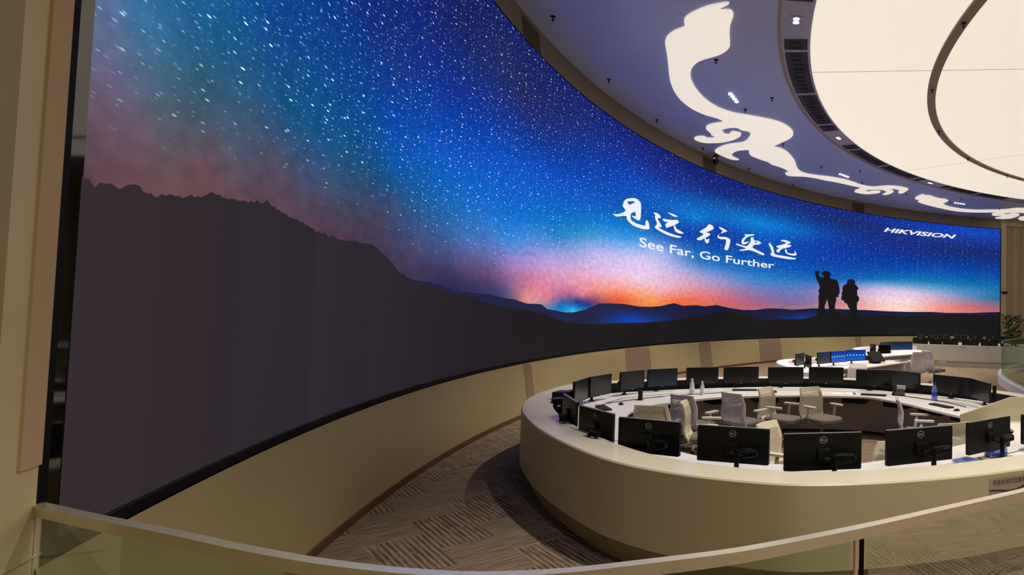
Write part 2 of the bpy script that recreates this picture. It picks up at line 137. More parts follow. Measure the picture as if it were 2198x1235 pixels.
class MB:
    """collects shapes and links them as ONE mesh object"""
    def __init__(self):
        self.v, self.f, self.mi = [], [], []
        self.cur = 0
    def add(self, vs, fs):
        n = len(self.v)
        self.v += [tuple(p) for p in vs]
        self.f += [tuple(i + n for i in f) for f in fs]
        self.mi += [self.cur] * len(fs)
        return self
    def box(self, c, s, rz=0.0, rx=0.0, ry=0.0):
        M = Matrix.Rotation(rz, 3, 'Z') @ Matrix.Rotation(ry, 3, 'Y') @ Matrix.Rotation(rx, 3, 'X')
        vs = []
        for z in (-1, 1):
            for y in (-1, 1):
                for x in (-1, 1):
                    vs.append(Vector(c) + M @ Vector((x * s[0] / 2, y * s[1] / 2, z * s[2] / 2)))
        return self.add(vs, [(0, 2, 3, 1), (4, 5, 7, 6), (0, 1, 5, 4), (2, 6, 7, 3), (0, 4, 6, 2), (1, 3, 7, 5)])
    def rbox(self, c, s, rad, rz=0.0, n=4):
        """box with rounded vertical edges"""
        pts = []
        for (sx, sy, a0) in ((1, 1, 0), (-1, 1, 90), (-1, -1, 180), (1, -1, 270)):
            for k in range(n + 1):
                a = math.radians(a0 + 90 * k / n)
                pts.append((sx * (s[0] / 2 - rad) + rad * math.cos(a), sy * (s[1] / 2 - rad) + rad * math.sin(a)))
        cr, sr = math.cos(rz), math.sin(rz)
        pts = [(c[0] + x * cr - y * sr, c[1] + x * sr + y * cr) for x, y in pts]
        return self.prism(pts, c[2] - s[2] / 2, c[2] + s[2] / 2)
    def prism(self, pts, z0, z1):
        n = len(pts)
        vs = [(x, y, z0) for x, y in pts] + [(x, y, z1) for x, y in pts]
        fs = [(i, (i + 1) % n, n + (i + 1) % n, n + i) for i in range(n)]
        tri = tessellate_polygon([[Vector((x, y, 0)) for x, y in pts]])
        fs += [tuple(n + i for i in t) for t in tri] + [tuple(reversed(t)) for t in tri]
        return self.add(vs, fs)
    def tube(self, path, r, n=8, cap=True, flat=1.0):
        path = [Vector(p) for p in path]
        rs = r if isinstance(r, (list, tuple)) else [r] * len(path)
        base = len(self.v)
        vs, fs = [], []
        ref = Vector((0, 0, 1))
        for i, p in enumerate(path):
            d = (path[min(i + 1, len(path) - 1)] - path[max(i - 1, 0)]).normalized()
            a = ref if abs(d.dot(ref)) < 0.95 else Vector((1, 0, 0))
            e1 = d.cross(a).normalized()
            e2 = e1.cross(d).normalized()
            for k in range(n):
                t = 2 * PI * k / n
                vs.append(p + e1 * (rs[i] * math.cos(t)) + e2 * (rs[i] * flat * math.sin(t)))
        for i in range(len(path) - 1):
            for k in range(n):
                fs.append((i * n + k, i * n + (k + 1) % n, (i + 1) * n + (k + 1) % n, (i + 1) * n + k))
        if cap:
            fs.append(tuple(reversed(range(n))))
            fs.append(tuple((len(path) - 1) * n + k for k in range(n)))
        return self.add(vs, fs)
    def lathe(self, prof, c=(0, 0, 0), n=16):
        vs, fs = [], []
        for (r, z) in prof:
            for k in range(n):
                t = 2 * PI * k / n
                vs.append((c[0] + r * math.cos(t), c[1] + r * math.sin(t), c[2] + z))
        for i in range(len(prof) - 1):
            for k in range(n):
                fs.append((i * n + k, i * n + (k + 1) % n, (i + 1) * n + (k + 1) % n, (i + 1) * n + k))
        fs.append(tuple(reversed(range(n))))
        fs.append(tuple((len(prof) - 1) * n + k for k in range(n)))
        return self.add(vs, fs)
    def band(self, A, B, close=False):
        """quads between two equal lists of 3-D points"""
        n = len(A)
        fs = [(i, i + 1, n + i + 1, n + i) for i in range(n - 1)]
        if close:
            fs.append((n - 1, 0, n, 2 * n - 1))
        return self.add(list(A) + list(B), fs)
    def build(self, name, mats, parent=None, smooth=False, bevel=0.0, subsurf=0):
        me = bpy.data.meshes.new(name)
        me.from_pydata(self.v, [], self.f)
        for m in (mats if isinstance(mats, (list, tuple)) else [mats]):
            me.materials.append(m)
        for p, i in zip(me.polygons, self.mi):
            p.material_index = i
            p.use_smooth = smooth
        me.update()
        o = bpy.data.objects.new(name, me)
        COL.objects.link(o)
        if parent:
            o.parent = parent
        if bevel:
            b = o.modifiers.new('bevel', 'BEVEL')
            b.width = bevel
            b.segments = 2
            b.limit_method = 'ANGLE'
        if subsurf:
            s = o.modifiers.new('sub', 'SUBSURF')
            s.levels = s.render_levels = subsurf
        return o

def tag(o, label=None, cat=None, group=None, kind=None):
    for k, v in (('label', label), ('category', cat), ('group', group), ('kind', kind)):
        if v:
            o[k] = v
    return o

def thing(name, label, cat, loc=(0, 0, 0), rz=0.0, group=None):
    o = bpy.data.objects.new(name, None)
    o.empty_display_size = 0.1
    COL.objects.link(o)
    o.location = loc
    o.rotation_euler = (0, 0, rz)
    return tag(o, label, cat, group)

def struct(o):
    o['kind'] = 'structure'
    return o

def copy_tree(o, parent=None):
    c = o.copy()
    COL.objects.link(c)
    c.parent = parent
    for ch in list(o.children):
        copy_tree(ch, c)
    return c

def pol(th, r, z=None):
    a = math.radians(th)
    p = (SX + r * math.cos(a), SY + r * math.sin(a))
    return p if z is None else (p[0], p[1], z)

def on_wall(s, z, off=0.0):
    """point of the video wall: s metres along it from its left end, height z, off metres in front"""
    return pol(TH0 - math.degrees(s / RS), RS - off, z)

def arc(t0, t1, r, z, step=1.0):
    n = max(1, int(math.ceil(abs(t1 - t0) / step)))
    return [pol(t0 + (t1 - t0) * i / n, r, z) for i in range(n + 1)]

def catmull(P, n=6, close=False):
    P = [np.array(p, float) for p in P]
    m = len(P)
    out = []
    for i in range(m if close else m - 1):
        if close:
            a, b, c, d = P[(i - 1) % m], P[i], P[(i + 1) % m], P[(i + 2) % m]
        else:
            a, b, c, d = P[max(i - 1, 0)], P[i], P[i + 1], P[min(i + 2, m - 1)]
        for k in range(n):
            t = k / n
            out.append(0.5 * (2 * b + (c - a) * t + (2 * a - 5 * b + 4 * c - d) * t * t + (3 * b - a - 3 * c + d) * t ** 3))
    if not close:
        out.append(P[-1])
    return [tuple(float(v) for v in p) for p in out]

def smooth_path(P, close=False, it=2):
    P = [np.array(p, float) for p in P]
    for _ in range(it):
        Q = list(P)
        for i in range(len(P)):
            if not close and i in (0, len(P) - 1):
                continue
            Q[i] = 0.25 * P[i - 1] + 0.5 * P[i] + 0.25 * P[(i + 1) % len(P)]
        P = Q
    return [tuple(p) for p in P]

def offset(P, d, close=True):
    """moves a path to its left by d"""
    n = len(P)
    out = []
    for i in range(n):
        a = P[i - 1] if (close or i > 0) else P[i]
        b = P[(i + 1) % n] if (close or i < n - 1) else P[i]
        dx, dy = b[0] - a[0], b[1] - a[1]
        L = math.hypot(dx, dy) or 1
        out.append((P[i][0] - dy / L * d, P[i][1] + dx / L * d))
    return out

def z3(P, z):
    return [(p[0], p[1], z) for p in P]

def text_mesh(body, size=1.0, shear=0.0, bold=0.0):
    cu = bpy.data.curves.new('lettering', 'FONT')
    cu.body = body
    cu.size = size
    cu.shear = shear
    cu.offset = bold
    cu.resolution_u = 4
    o = bpy.data.objects.new('lettering', cu)
    COL.objects.link(o)
    dg = bpy.context.evaluated_depsgraph_get()
    dg.update()
    me = o.evaluated_get(dg).to_mesh()
    vs = [tuple(v.co) for v in me.vertices]
    fs = [tuple(p.vertices) for p in me.polygons]
    o.evaluated_get(dg).to_mesh_clear()
    bpy.data.objects.remove(o)
    bpy.data.curves.remove(cu)
    return vs, fs

ORD = ['first', 'second', 'third', 'fourth', 'fifth', 'sixth', 'seventh', 'eighth', 'ninth', 'tenth', 'eleventh', 'twelfth']

# ---------------------------------------------------------------- materials
M_cream = mat('cream_wall_paint', (150, 135, 96), 0.55, noise=0.03, nscale=2)
M_cream2 = mat('pale_wall_panel', (190, 176, 134), 0.5, noise=0.03, nscale=2)
M_olive = mat('olive_wall_panel', (148, 134, 84), 0.55, noise=0.03, nscale=2)
M_brownpanel = mat('brown_acoustic_panel', (122, 102, 84), 0.9, noise=0.05, nscale=30)
M_base = mat('dark_brown_skirting', (92, 52, 26), 0.35)
M_fascia = mat('taupe_fascia', (132, 121, 102), 0.7, noise=0.03, nscale=2)
M_ceil = mat('satin_ceiling_paint', (168, 178, 218), 0.34, noise=0.02, nscale=1, spec=0.9)
M_band = mat('taupe_ceiling_band', (150, 134, 118), 0.6)
M_vent = mat('dark_vent_cavity', (48, 46, 56), 0.8, noise=0.6, nscale=3)
M_rim = mat('cream_solid_surface', (218, 210, 186), 0.3, noise=0.02, nscale=3)
M_front = mat('cream_console_front', (192, 180, 146), 0.4, noise=0.03, nscale=2)
M_plinth = mat('console_plinth', (160, 148, 116), 0.5)
M_white = mat('white_worktop', (238, 234, 230), 0.3)
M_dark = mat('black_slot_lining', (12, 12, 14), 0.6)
M_modesty = mat('brown_grey_modesty_panel', (176, 164, 154), 0.5, noise=0.04, nscale=3)
M_black = mat('black_plastic', (9, 9, 10), 0.45, spec=0.25)
M_blackgloss = mat('black_glass_screen', (6, 6, 7), 0.22)
M_grey = mat('grey_plastic', (120, 120, 122), 0.45)
M_silver = mat('silver_metal', (190, 190, 192), 0.3, 1.0)
M_logo = mat('silver_logo_print', (150, 150, 152), 0.4)
M_shell = mat('warm_white_chair_plastic', (222, 212, 186), 0.45)
M_seat = mat('grey_brown_seat_fabric', (112, 104, 98), 0.95, noise=0.12, nscale=60, bump=0.3)
M_shell2 = mat('cool_white_chair_plastic', (214, 206, 208), 0.45)
M_rail = mat('brushed_beige_rail', (222, 214, 192), 0.22, 0.6, noise=0.04, nscale=20)
M_frameblack = mat('matt_black_frame', (5, 5, 5), 0.7, spec=0.15)
M_framegloss = mat('glossy_black_frame', (10, 9, 9), 0.04, spec=1.0)
M_text = mat('white_glowing_text', (0, 0, 0), 0.6, glow=(238, 240, 255), gstr=1.0)
M_glow = mat('luminous_stretch_ceiling', (205, 198, 185), 0.7, glow=(249, 238, 220), gstr=DISC_GLOW)
M_cloud = mat('luminous_cloud_diffuser', (230, 222, 205), 0.6, glow=(250, 241, 224), gstr=0.68)
M_lamp = mat('lamp_glow', (255, 250, 240), 0.5, glow=(255, 250, 242), gstr=6.0)
M_plate = mat('lamp_plate', (160, 160, 184), 0.5)
M_seam = mat('dark_seam', (70, 62, 54), 0.8)
M_bottle = mat('clear_bottle_plastic', (215, 218, 222), 0.15)
M_blue = mat('blue_plastic', (40, 50, 190), 0.3)
M_bluefolder = mat('blue_folder_card', (70, 110, 185), 0.5)
M_paper = mat('white_paper', (236, 234, 230), 0.7)
M_card = mat('brown_card_tag', (190, 160, 115), 0.7)
M_leaf = mat('dark_green_leaf', (38, 52, 24), 0.5, noise=0.3, nscale=6)
M_pot = mat('white_plant_pot', (200, 195, 185), 0.4)
M_curtain = mat('beige_curtain_fabric', (186, 166, 132), 0.9, noise=0.05, nscale=12)
M_lav = mat('lavender_white_plinth', (214, 206, 218), 0.45)
M_purple = mat('dull_purple_reflection_screen', (70, 60, 78), 0.25)

def glass_mat(name, tint, gloss=0.12):
    m = bpy.data.materials.new(name)
    m.use_nodes = True
    nt = m.node_tree
    nt.nodes.remove(nt.nodes['Principled BSDF'])
    out = nt.nodes['Material Output']
    tr = nt.nodes.new('ShaderNodeBsdfTransparent')
    tr.inputs[0].default_value = (*tint, 1)
    gl = nt.nodes.new('ShaderNodeBsdfGlossy')
    gl.inputs['Roughness'].default_value = 0.02
    fr = nt.nodes.new('ShaderNodeFresnel')
    fr.inputs[0].default_value = 1.45
    mx = nt.nodes.new('ShaderNodeMixShader')
    mul = nt.nodes.new('ShaderNodeMath')
    mul.operation = 'MULTIPLY'
    mul.inputs[1].default_value = gloss * 8
    mul.use_clamp = True
    nt.links.new(fr.outputs[0], mul.inputs[0])
    nt.links.new(mul.outputs[0], mx.inputs[0])
    nt.links.new(tr.outputs[0], mx.inputs[1])
    nt.links.new(gl.outputs[0], mx.inputs[2])
    nt.links.new(mx.outputs[0], out.inputs[0])
    return m
M_glass = glass_mat('green_tinted_glass', (0.86, 0.94, 0.84), 0.05)
M_glass2 = glass_mat('green_drum_glass', (0.60, 0.78, 0.63), 0.05)

def carpet_mat():
    m = bpy.data.materials.new('striped_herringbone_carpet')
    m.use_nodes = True
    nt = m.node_tree
    N, L = nt.nodes, nt.links
    b = N['Principled BSDF']
    b.inputs['Roughness'].default_value = 0.95
    b.inputs['Specular IOR Level'].default_value = 0.1
    tc = N.new('ShaderNodeTexCoord')
    mp = N.new('ShaderNodeMapping')
    mp.inputs['Rotation'].default_value = (0, 0, math.radians(-46))
    CELL = 0.46
    mp.inputs['Scale'].default_value = (1 / CELL, 1 / CELL, 1)
    L.new(tc.outputs['Object'], mp.inputs['Vector'])
    sp = N.new('ShaderNodeSeparateXYZ')
    L.new(mp.outputs[0], sp.inputs[0])
    def mth(op, a, bb=None, c=None):
        n = N.new('ShaderNodeMath')
        n.operation = op
        for i, v in enumerate((a, bb, c)):
            if v is None:
                continue
            if isinstance(v, (int, float)):
                n.inputs[i].default_value = v
            else:
                L.new(v, n.inputs[i])
        return n.outputs[0]
    fx, fy = mth('FLOOR', sp.outputs[0]), mth('FLOOR', sp.outputs[1])
    k = mth('FLOORED_MODULO', mth('SUBTRACT', fx, fy), 4.0)
    horiz = mth('LESS_THAN', k, 1.5)          # plank along x, else along y
    across = mth('ADD', mth('MULTIPLY', horiz, sp.outputs[1]), mth('MULTIPLY', mth('SUBTRACT', 1.0, horiz), sp.outputs[0]))
    along = mth('ADD', mth('MULTIPLY', horiz, sp.outputs[0]), mth('MULTIPLY', mth('SUBTRACT', 1.0, horiz), sp.outputs[1]))
    nz = N.new('ShaderNodeTexNoise')
    nz.inputs['Scale'].default_value = 1.0
    nz.inputs['Detail'].default_value = 3
    cb = N.new('ShaderNodeCombineXYZ')
    L.new(mth('MULTIPLY', across, 25.0), cb.inputs[0])
    L.new(mth('MULTIPLY', along, 1.6), cb.inputs[1])
    L.new(mth('MULTIPLY', k, 7.3), cb.inputs[2])
    L.new(cb.outputs[0], nz.inputs['Vector'])
    wv = mth('SINE', mth('MULTIPLY', across, 2 * PI * 10))
    fac = mth('ADD', mth('MULTIPLY', wv, 0.15), mth('ADD', nz.outputs['Fac'], mth('MULTIPLY', horiz, 0.05)))
    rp = N.new('ShaderNodeValToRGB')
    rp.color_ramp.elements[0].position = 0.34
    rp.color_ramp.elements[0].color = (*lin(CARPET_DARK), 1)
    rp.color_ramp.elements[1].position = 0.66
    rp.color_ramp.elements[1].color = (*lin(CARPET_LIGHT), 1)
    L.new(fac, rp.inputs['Fac'])
    L.new(rp.outputs['Color'], b.inputs['Base Color'])
    return m
CARPET_DARK, CARPET_LIGHT = (86, 71, 58), (150, 129, 108)
M_carpet = carpet_mat()

def weave_mat():
    m = mat('brown_perforated_fabric', (158, 130, 98), 0.9)
    nt = m.node_tree
    N, L = nt.nodes, nt.links
    tc = N.new('ShaderNodeTexCoord')
    vo = N.new('ShaderNodeTexVoronoi')
    vo.inputs['Scale'].default_value = 210
    vo.inputs['Randomness'].default_value = 0.0
    vo.voronoi_dimensions = '2D'
    L.new(tc.outputs['UV'], vo.inputs['Vector'])
    rp = N.new('ShaderNodeValToRGB')
    rp.color_ramp.elements[0].position = 0.25
    rp.color_ramp.elements[0].color = (*lin((196, 172, 138)), 1)
    rp.color_ramp.elements[1].position = 0.6
    rp.color_ramp.elements[1].color = (*lin((150, 124, 96)), 1)
    L.new(vo.outputs['Distance'], rp.inputs['Fac'])
    L.new(rp.outputs['Color'], N['Principled BSDF'].inputs['Base Color'])
    return m
M_weave = weave_mat()

# ---------------------------------------------------------------- floor, walls, ceiling
b = MB()
b.band(arc(0, 360, 0.01, 0, 6), arc(0, 360, RS + 0.1, 0, 6))
struct(b.build('floor', M_carpet))

# wall below the video wall leans back a little
b = MB()
A0, A1 = TH0 + 0.45, TH1 - 0.1
bot, top_ = arc(A0, A1, RS - 0.187, 0.0), arc(A0, A1, RS - 0.03, 0.999)
b.band(bot, top_)
struct(b.build('wall_front', M_cream, smooth=True))
b = MB()
b.band(arc(A0, A1, RS - 0.20, 0.0), arc(A0, A1, RS - 0.20, 0.075))
b.band(arc(A0, A1, RS - 0.20, 0.075), arc(A0, A1, RS - 0.17, 0.075))
struct(b.build('baseboard_front', M_base, smooth=False))

def wall_patch(b, t0, t1, z0, z1, out=0.006):
    r = lambda z: RS - 0.187 + (0.157) * z / 0.999 - out
    n = max(2, int(abs(t1 - t0) / 0.5))
    A = [pol(t0 + (t1 - t0) * i / n, r(z0), z0) for i in range(n + 1)]
    B = [pol(t0 + (t1 - t0) * i / n, r(z1), z1) for i in range(n + 1)]
    b.band(A, B)
for i, (t0, t1) in enumerate(WPAN):
    b = MB()
    wall_patch(b, t0, t1, 0.08, 0.985)
    tag(b.build('wall_panel', M_brownpanel), 'brown fabric panel in the cream wall below the screen, %s from the left' % ORD[i], 'panel', 'brown panels below the screen')

# fascia between the screen and the ceiling
b = MB()
b.band(arc(A0, A1, RS + 0.0, 7.265), arc(A0, A1, RS + 0.07, ZC + 0.02))
b.band(arc(A0, A1, RS + 0.0, 7.265), arc(A0, A1, RS + 0.2, 7.265))
struct(b.build('trim_1', M_fascia, smooth=True))
for i, (t0, t1) in enumerate(FASCIA):
    b = MB()
    r0, r1 = RS - 0.008, RS + 0.048
    z0, z1 = 7.29, 7.72
    b.band(arc(t0, t1, r0, z0, 0.3), arc(t0, t1, r1, z1, 0.3))
    for q in range(6):
        z = z0 + (z1 - z0) * (q + 0.5) / 6
        rr = r0 + (r1 - r0) * (q + 0.5) / 6 - 0.006
        b.band(arc(t0, t1, rr, z - 0.012, 0.3), arc(t0, t1, rr, z + 0.012, 0.3))
    tag(b.build('speaker_grille', mat('dark_grille_cloth', (84, 72, 56), 0.9)),
        ['dark grille set in the fascia above the screen, nearest the top of the picture', 'dark grille in the fascia behind the black ceiling camera', 'small dark grille in the fascia above the screen, farthest right'][i], 'grille', 'grilles in the fascia')

# left wall, a continuation of the curve
EDGE = E_BLACK0
b = MB()
RL = RS - 0.02
b.cur = 0
b.band(arc(EDGE, E_OLIVE, RL, 0, 0.2), arc(EDGE, E_OLIVE, RL, ZC, 0.2))
b.cur = 1
b.band(arc(E_OLIVE, 209.0, RL - 0.004, 0, 0.5), arc(E_OLIVE, 209.0, RL - 0.004, ZC, 0.5))
b.cur = 0
b.band([pol(E_OLIVE, RL, 0), pol(E_OLIVE, RL, ZC)], [pol(E_OLIVE, RL - 0.004, 0), pol(E_OLIVE, RL - 0.004, ZC)])
b.band([pol(EDGE, RL, 0), pol(EDGE, RL, ZC)], [pol(EDGE, RS + 0.15, 0), pol(EDGE, RS + 0.15, ZC)])
struct(b.build('wall_left', [M_cream2, M_olive], smooth=False))
uv_later = []
b = MB()
b.band(arc(EDGE + 0.002, E_FAB0, RL - 0.01, 1.421, 0.1), arc(EDGE + 0.002, E_FAB0, RL - 0.01, ZC, 0.1))
b.band(arc(EDGE + 0.002, E_FAB0, RL - 0.01, 1.421, 0.1), arc(EDGE + 0.002, E_FAB0, RL, 1.421, 0.1))
b.band([pol(E_FAB0, RL - 0.01, 1.421), pol(E_FAB0, RL - 0.01, ZC)], [pol(E_FAB0, RL, 1.421), pol(E_FAB0, RL, ZC)])
fp = b.build('fabric_panel', M_weave)
fuv = fp.data.uv_layers.new(name='metres')
for li, lp in enumerate(fp.data.loops):
    co_ = fp.data.vertices[lp.vertex_index].co
    fuv.data[li].uv = (math.atan2(co_.y - SY, co_.x - SX) * RS, co_.z)
tag(fp, 'tall narrow brown perforated fabric strip on the left wall beside the screen', 'panel')
b = MB()
b.box((*pol(204.93, RL - 0.004), 1.053), (0.006, 0.25, 0.007), math.radians(204.93))
struct(b.build('trim_2', M_cream2))

# the rest of the round hall
b = MB()
b.band(arc(209, 450, RS, 0, 2), arc(209, 450, RS, ZC, 2))
struct(b.build('wall_back', M_cream, smooth=True))
b = MB()
b.band(arc(TH1 - 0.1, 106.2, RS - 0.06, 0, 0.2), arc(TH1 - 0.1, 106.2, RS - 0.06, ZC, 0.2))
b.band([pol(TH1 - 0.1, RS - 0.06, 0), pol(TH1 - 0.1, RS - 0.06, ZC)], [pol(TH1 - 0.1, RS + 0.2, 0), pol(TH1 - 0.1, RS + 0.2, ZC)])
b.band([pol(106.2, RS - 0.06, 0), pol(106.2, RS - 0.06, ZC)], [pol(106.2, RS + 0.3, 0), pol(106.2, RS + 0.3, ZC)])
b.band(arc(106.2, 89, RS + 0.02, 7.47, 1), arc(106.2, 89, RS + 0.02, ZC, 1))
b.band(arc(106.2, 89, RS + 0.02, 7.47, 1), arc(106.2, 89, RS + 0.3, 7.47, 1))
struct(b.build('wall_right', M_cream2, smooth=False))
b = MB()
pts = []
n = 420
for i in range(n + 1):
    t = 106.15 - 16 * i / n
    ph = t * 2 * PI * 2.6 + 1.2 * math.sin(t * 3.1)
    pts.append((t, RS + 0.13 + 0.055 * math.sin(ph) + 0.02 * math.sin(ph * 2.3)))
b.band([pol(t, r, 0.02) for t, r in pts], [pol(t, r, 7.468) for t, r in pts])
tag(b.build('curtain', M_curtain, smooth=True), 'tall pleated beige curtain hanging right of the screen', 'curtain')

# ceiling ring
R_OUT, R_VENT, R_DISC, R_B1, R_B2 = RS + 0.2, 19.497, 18.87, 16.075, 15.862
b = MB()
b.band(arc(0, 360, R_VENT + 0.05, ZC, 1), arc(0, 360, R_OUT, ZC, 1))
struct(b.build('ceiling', M_ceil, smooth=True))
b = MB()
b.band(arc(0, 360, R_VENT, ZC - 0.02, 1), arc(0, 360, R_VENT + 0.06, ZC - 0.02, 1))
b.band(arc(0, 360, R_VENT + 0.06, ZC - 0.02, 1), arc(0, 360, R_VENT + 0.06, ZC, 1))
b.band(arc(0, 360, R_VENT, ZC - 0.02, 1), arc(0, 360, R_VENT, ZC + 0.02, 1))
struct(b.build('trim_3', M_band, smooth=False))
b = MB()
b.band(arc(0, 360, R_DISC - 0.03, ZC, 1), arc(0, 360, R_VENT, ZC, 1))
struct(b.build('trim_4', M_plate, smooth=True))

# luminous disc: stretch panels between radial seams and a taupe ring band
disc = thing('luminous_ceiling', 'huge round glowing cream ceiling light with a taupe ring and thin seams', 'ceiling light', (SX, SY, ZC + 0.0))
def loc_band(b, A, B):
    sh = lambda P: [(x - SX, y - SY, z - ZC) for x, y, z in P]
    b.band(sh(A), sh(B))
NSEG, SEAM0 = 11, 174.6
for k in range(NSEG):
    t0, t1 = SEAM0 - 360 / NSEG * k, SEAM0 - 360 / NSEG * (k + 1)
    for (ra, rb) in ((R_B1, R_DISC), (0.3, R_B2)):
        g0 = math.degrees(0.012 / rb)
        b = MB()
        loc_band(b, arc(t0 - g0, t1 + g0, ra, ZC - 0.012, 1.5), arc(t0 - g0, t1 + g0, rb, ZC - 0.012, 1.5))
        b.build('diffuser_panel', M_glow, disc)
b = MB()
loc_band(b, arc(0, 360, R_B2 - 0.0, ZC - 0.06, 1), arc(0, 360, R_B1, ZC - 0.06, 1))
loc_band(b, arc(0, 360, R_B2, ZC - 0.06, 1), arc(0, 360, R_B2, ZC + 0.02, 1))
loc_band(b, arc(0, 360, R_B1, ZC - 0.06, 1), arc(0, 360, R_B1, ZC + 0.02, 1))
b.build('ring_band', M_band, disc)
b = MB()
loc_band(b, arc(0, 360, 0.05, ZC + 0.02, 3), arc(0, 360, R_DISC, ZC + 0.02, 3))
b.build('backing', M_seam, disc)

def dot_mesh(b, r=0.05, h=0.09):
    b.lathe([(r * 0.5, -h), (r * 0.55, -h * 0.8), (r * 0.25, -h * 0.7), (r * 0.25, -0.02), (r, -0.015), (r, 0.0)], n=10)
first = None
for i, (x, y) in enumerate(SPRINK):
    if first is None:
        b = MB(); dot_mesh(b)
        o = first = b.build('ceiling_sprinkler', M_black)
    else:
        o = first.copy(); COL.objects.link(o)
    o.location = (x, y, ZC)
    tag(o, 'small dark sprinkler head on the blue-grey ceiling', 'sprinkler', 'sprinklers on the outer ceiling')
for th in RINGDOT:
    o = first.copy(); COL.objects.link(o)
    o.location = pol(th, (R_B1 + R_B2) / 2, ZC - 0.06)
    tag(o, 'small dark sprinkler head on the taupe ring inside the glowing ceiling', 'sprinkler', 'sprinklers on the taupe ring')

# vent slots between the twin lamps, all round the disc
def vent(t0, t1):
    b = MB()
    r0, r1 = R_DISC + 0.06, R_VENT - 0.07
    b.band(arc(t0, t1, r0, ZC - 0.006, 0.5), arc(t0, t1, r1, ZC - 0.006, 0.5))
    b.cur = 1
    n = max(2, int(abs(t1 - t0) * 4))
    for i in range(n):
        t = t0 + (t1 - t0) * (i + 0.5) / n
        x, y = pol(t, (r0 + r1) / 2)
        if i % 3:
            b.box((x, y, ZC - 0.012), ((r1 - r0) * 0.5, 0.012, 0.008), math.radians(t))
    return b.build('ceiling_vent', [M_vent, M_black])
vents = list(VENT) + [(t0 + 24.2, t1 + 24.2) for (t0, t1) in VENT[:1]]
vents.sort(key=lambda v: -v[0])
for i, (t0, t1) in enumerate(vents):
    tag(vent(t0, t1), 'dark air vent slot beside the glowing ceiling disc, %s along the ring from the top' % (ORD + ['thirteenth', 'fourteenth'])[i], 'vent', 'dark vent slots around the glowing disc')

def spot(name, loc, energy, blend=0.5, size=2.4, r=0.05):
    l = bpy.data.lights.new(name, 'SPOT')
    l.energy = energy
    l.spot_size = size
    l.spot_blend = blend
    l.shadow_soft_size = r
    l.color = (1.0, 0.91, 0.78)
    o = bpy.data.objects.new(name, l)
    COL.objects.link(o)
    o.location = loc
    return o

def lamp_row(name, label, group, th, r, n, d, along, rad, plate, cone=1.5, watt=None):
    x, y = pol(th, r)
    t = thing(name, label, 'ceiling light', (x, y, ZC), math.radians(th), group)
    if plate:
        b = MB(); b.box((0, 0, -0.008), plate); b.build('lamp_plate', M_plate, t)
    for i in range(n):
        o = (i - (n - 1) / 2) * d
        p = (0, o) if along else (o, 0)
        b = MB(); b.lathe([(rad, -0.02), (rad, 0.0)], (p[0], p[1], 0), 14); b.build('lamp', M_lamp, t)
    lamp = spot(name + '_beam', (0, 0, -0.06), watt or LAMP_WATT, 0.6, cone, 0.08)
    lamp.parent = t
    return t
names3 = ['top of the picture', 'middle of the picture', 'right edge, where the ring flattens']
for i, th in enumerate(TWIN):
    lamp_row('twin_downlight', 'bright square twin downlight in the vent ring, ' + ['nearest the top of the picture', 'second one down the ring', 'third one down the ring, farthest away'][i], 'twin downlights in the vent ring', th, 19.19, 2, 0.145, True, 0.06, (0.24, 0.34, 0.014))
for i, th in enumerate(QUAD):
    lamp_row('quad_downlight', 'row of four round downlights, ' + ['beside the big glowing cloud', 'above the thin neck of the glowing cloud', 'above the second glowing cloud at right'][i], 'rows of four downlights', th, QUADR[i], 4, QUADD, True, 0.05, None)

# glowing cloud scrolls
for i, P in enumerate(CLOUDS):
    Q = catmull(P, 2, True)
    b = MB(); b.prism(Q, ZC - 0.03, ZC - 0.001)
    tag(b.build('cloud_light', M_cloud), ['large glowing cream cloud-scroll shaped light on the blue ceiling', 'glowing cream cloud-scroll light at the right edge of the ceiling, partly cut off'][i], 'ceiling light')

# surveillance camera under the fascia
cx, cy = pol(PTZ[0], RS - 0.25)
t = thing('dome_camera', 'black camera hanging under the ceiling edge above the screen', 'camera', (cx, cy, ZC), math.radians(PTZ[0]))
b = MB(); b.lathe([(0.09, 0), (0.09, -0.05), (0.04, -0.06), (0.04, -0.12)], n=14); b.build('mount', M_black, t)
b = MB(); b.lathe([(0.10, -0.12), (0.13, -0.2), (0.12, -0.27), (0.07, -0.34), (0.02, -0.36)], n=16); b.build('dome', M_blackgloss, t, smooth=True)
b = MB(); b.box((-0.08, 0.16, -0.16), (0.09, 0.3, 0.09)); b.build('arm', M_black, t)
b = MB(); b.box((-0.1, 0.32, -0.2), (0.05, 0.04, 0.05)); b.build('status_light', mat('small_white_led', (240, 240, 240), 0.4), t)

# ---------------------------------------------------------------- the video wall
Z_LED0, Z_LED1 = 1.066, 7.262
S_END = math.radians(TH0 - TH1) * RS
screen = thing('video_wall', 'huge curved video wall showing a starry night sky over mountains', 'screen', (*pol(155, RS), 0))
OX, OY = screen.location.x, screen.location.y
def W(s, z, off=0.0):
    p = on_wall(s, z, off)
    return (p[0] - OX, p[1] - OY, p[2])

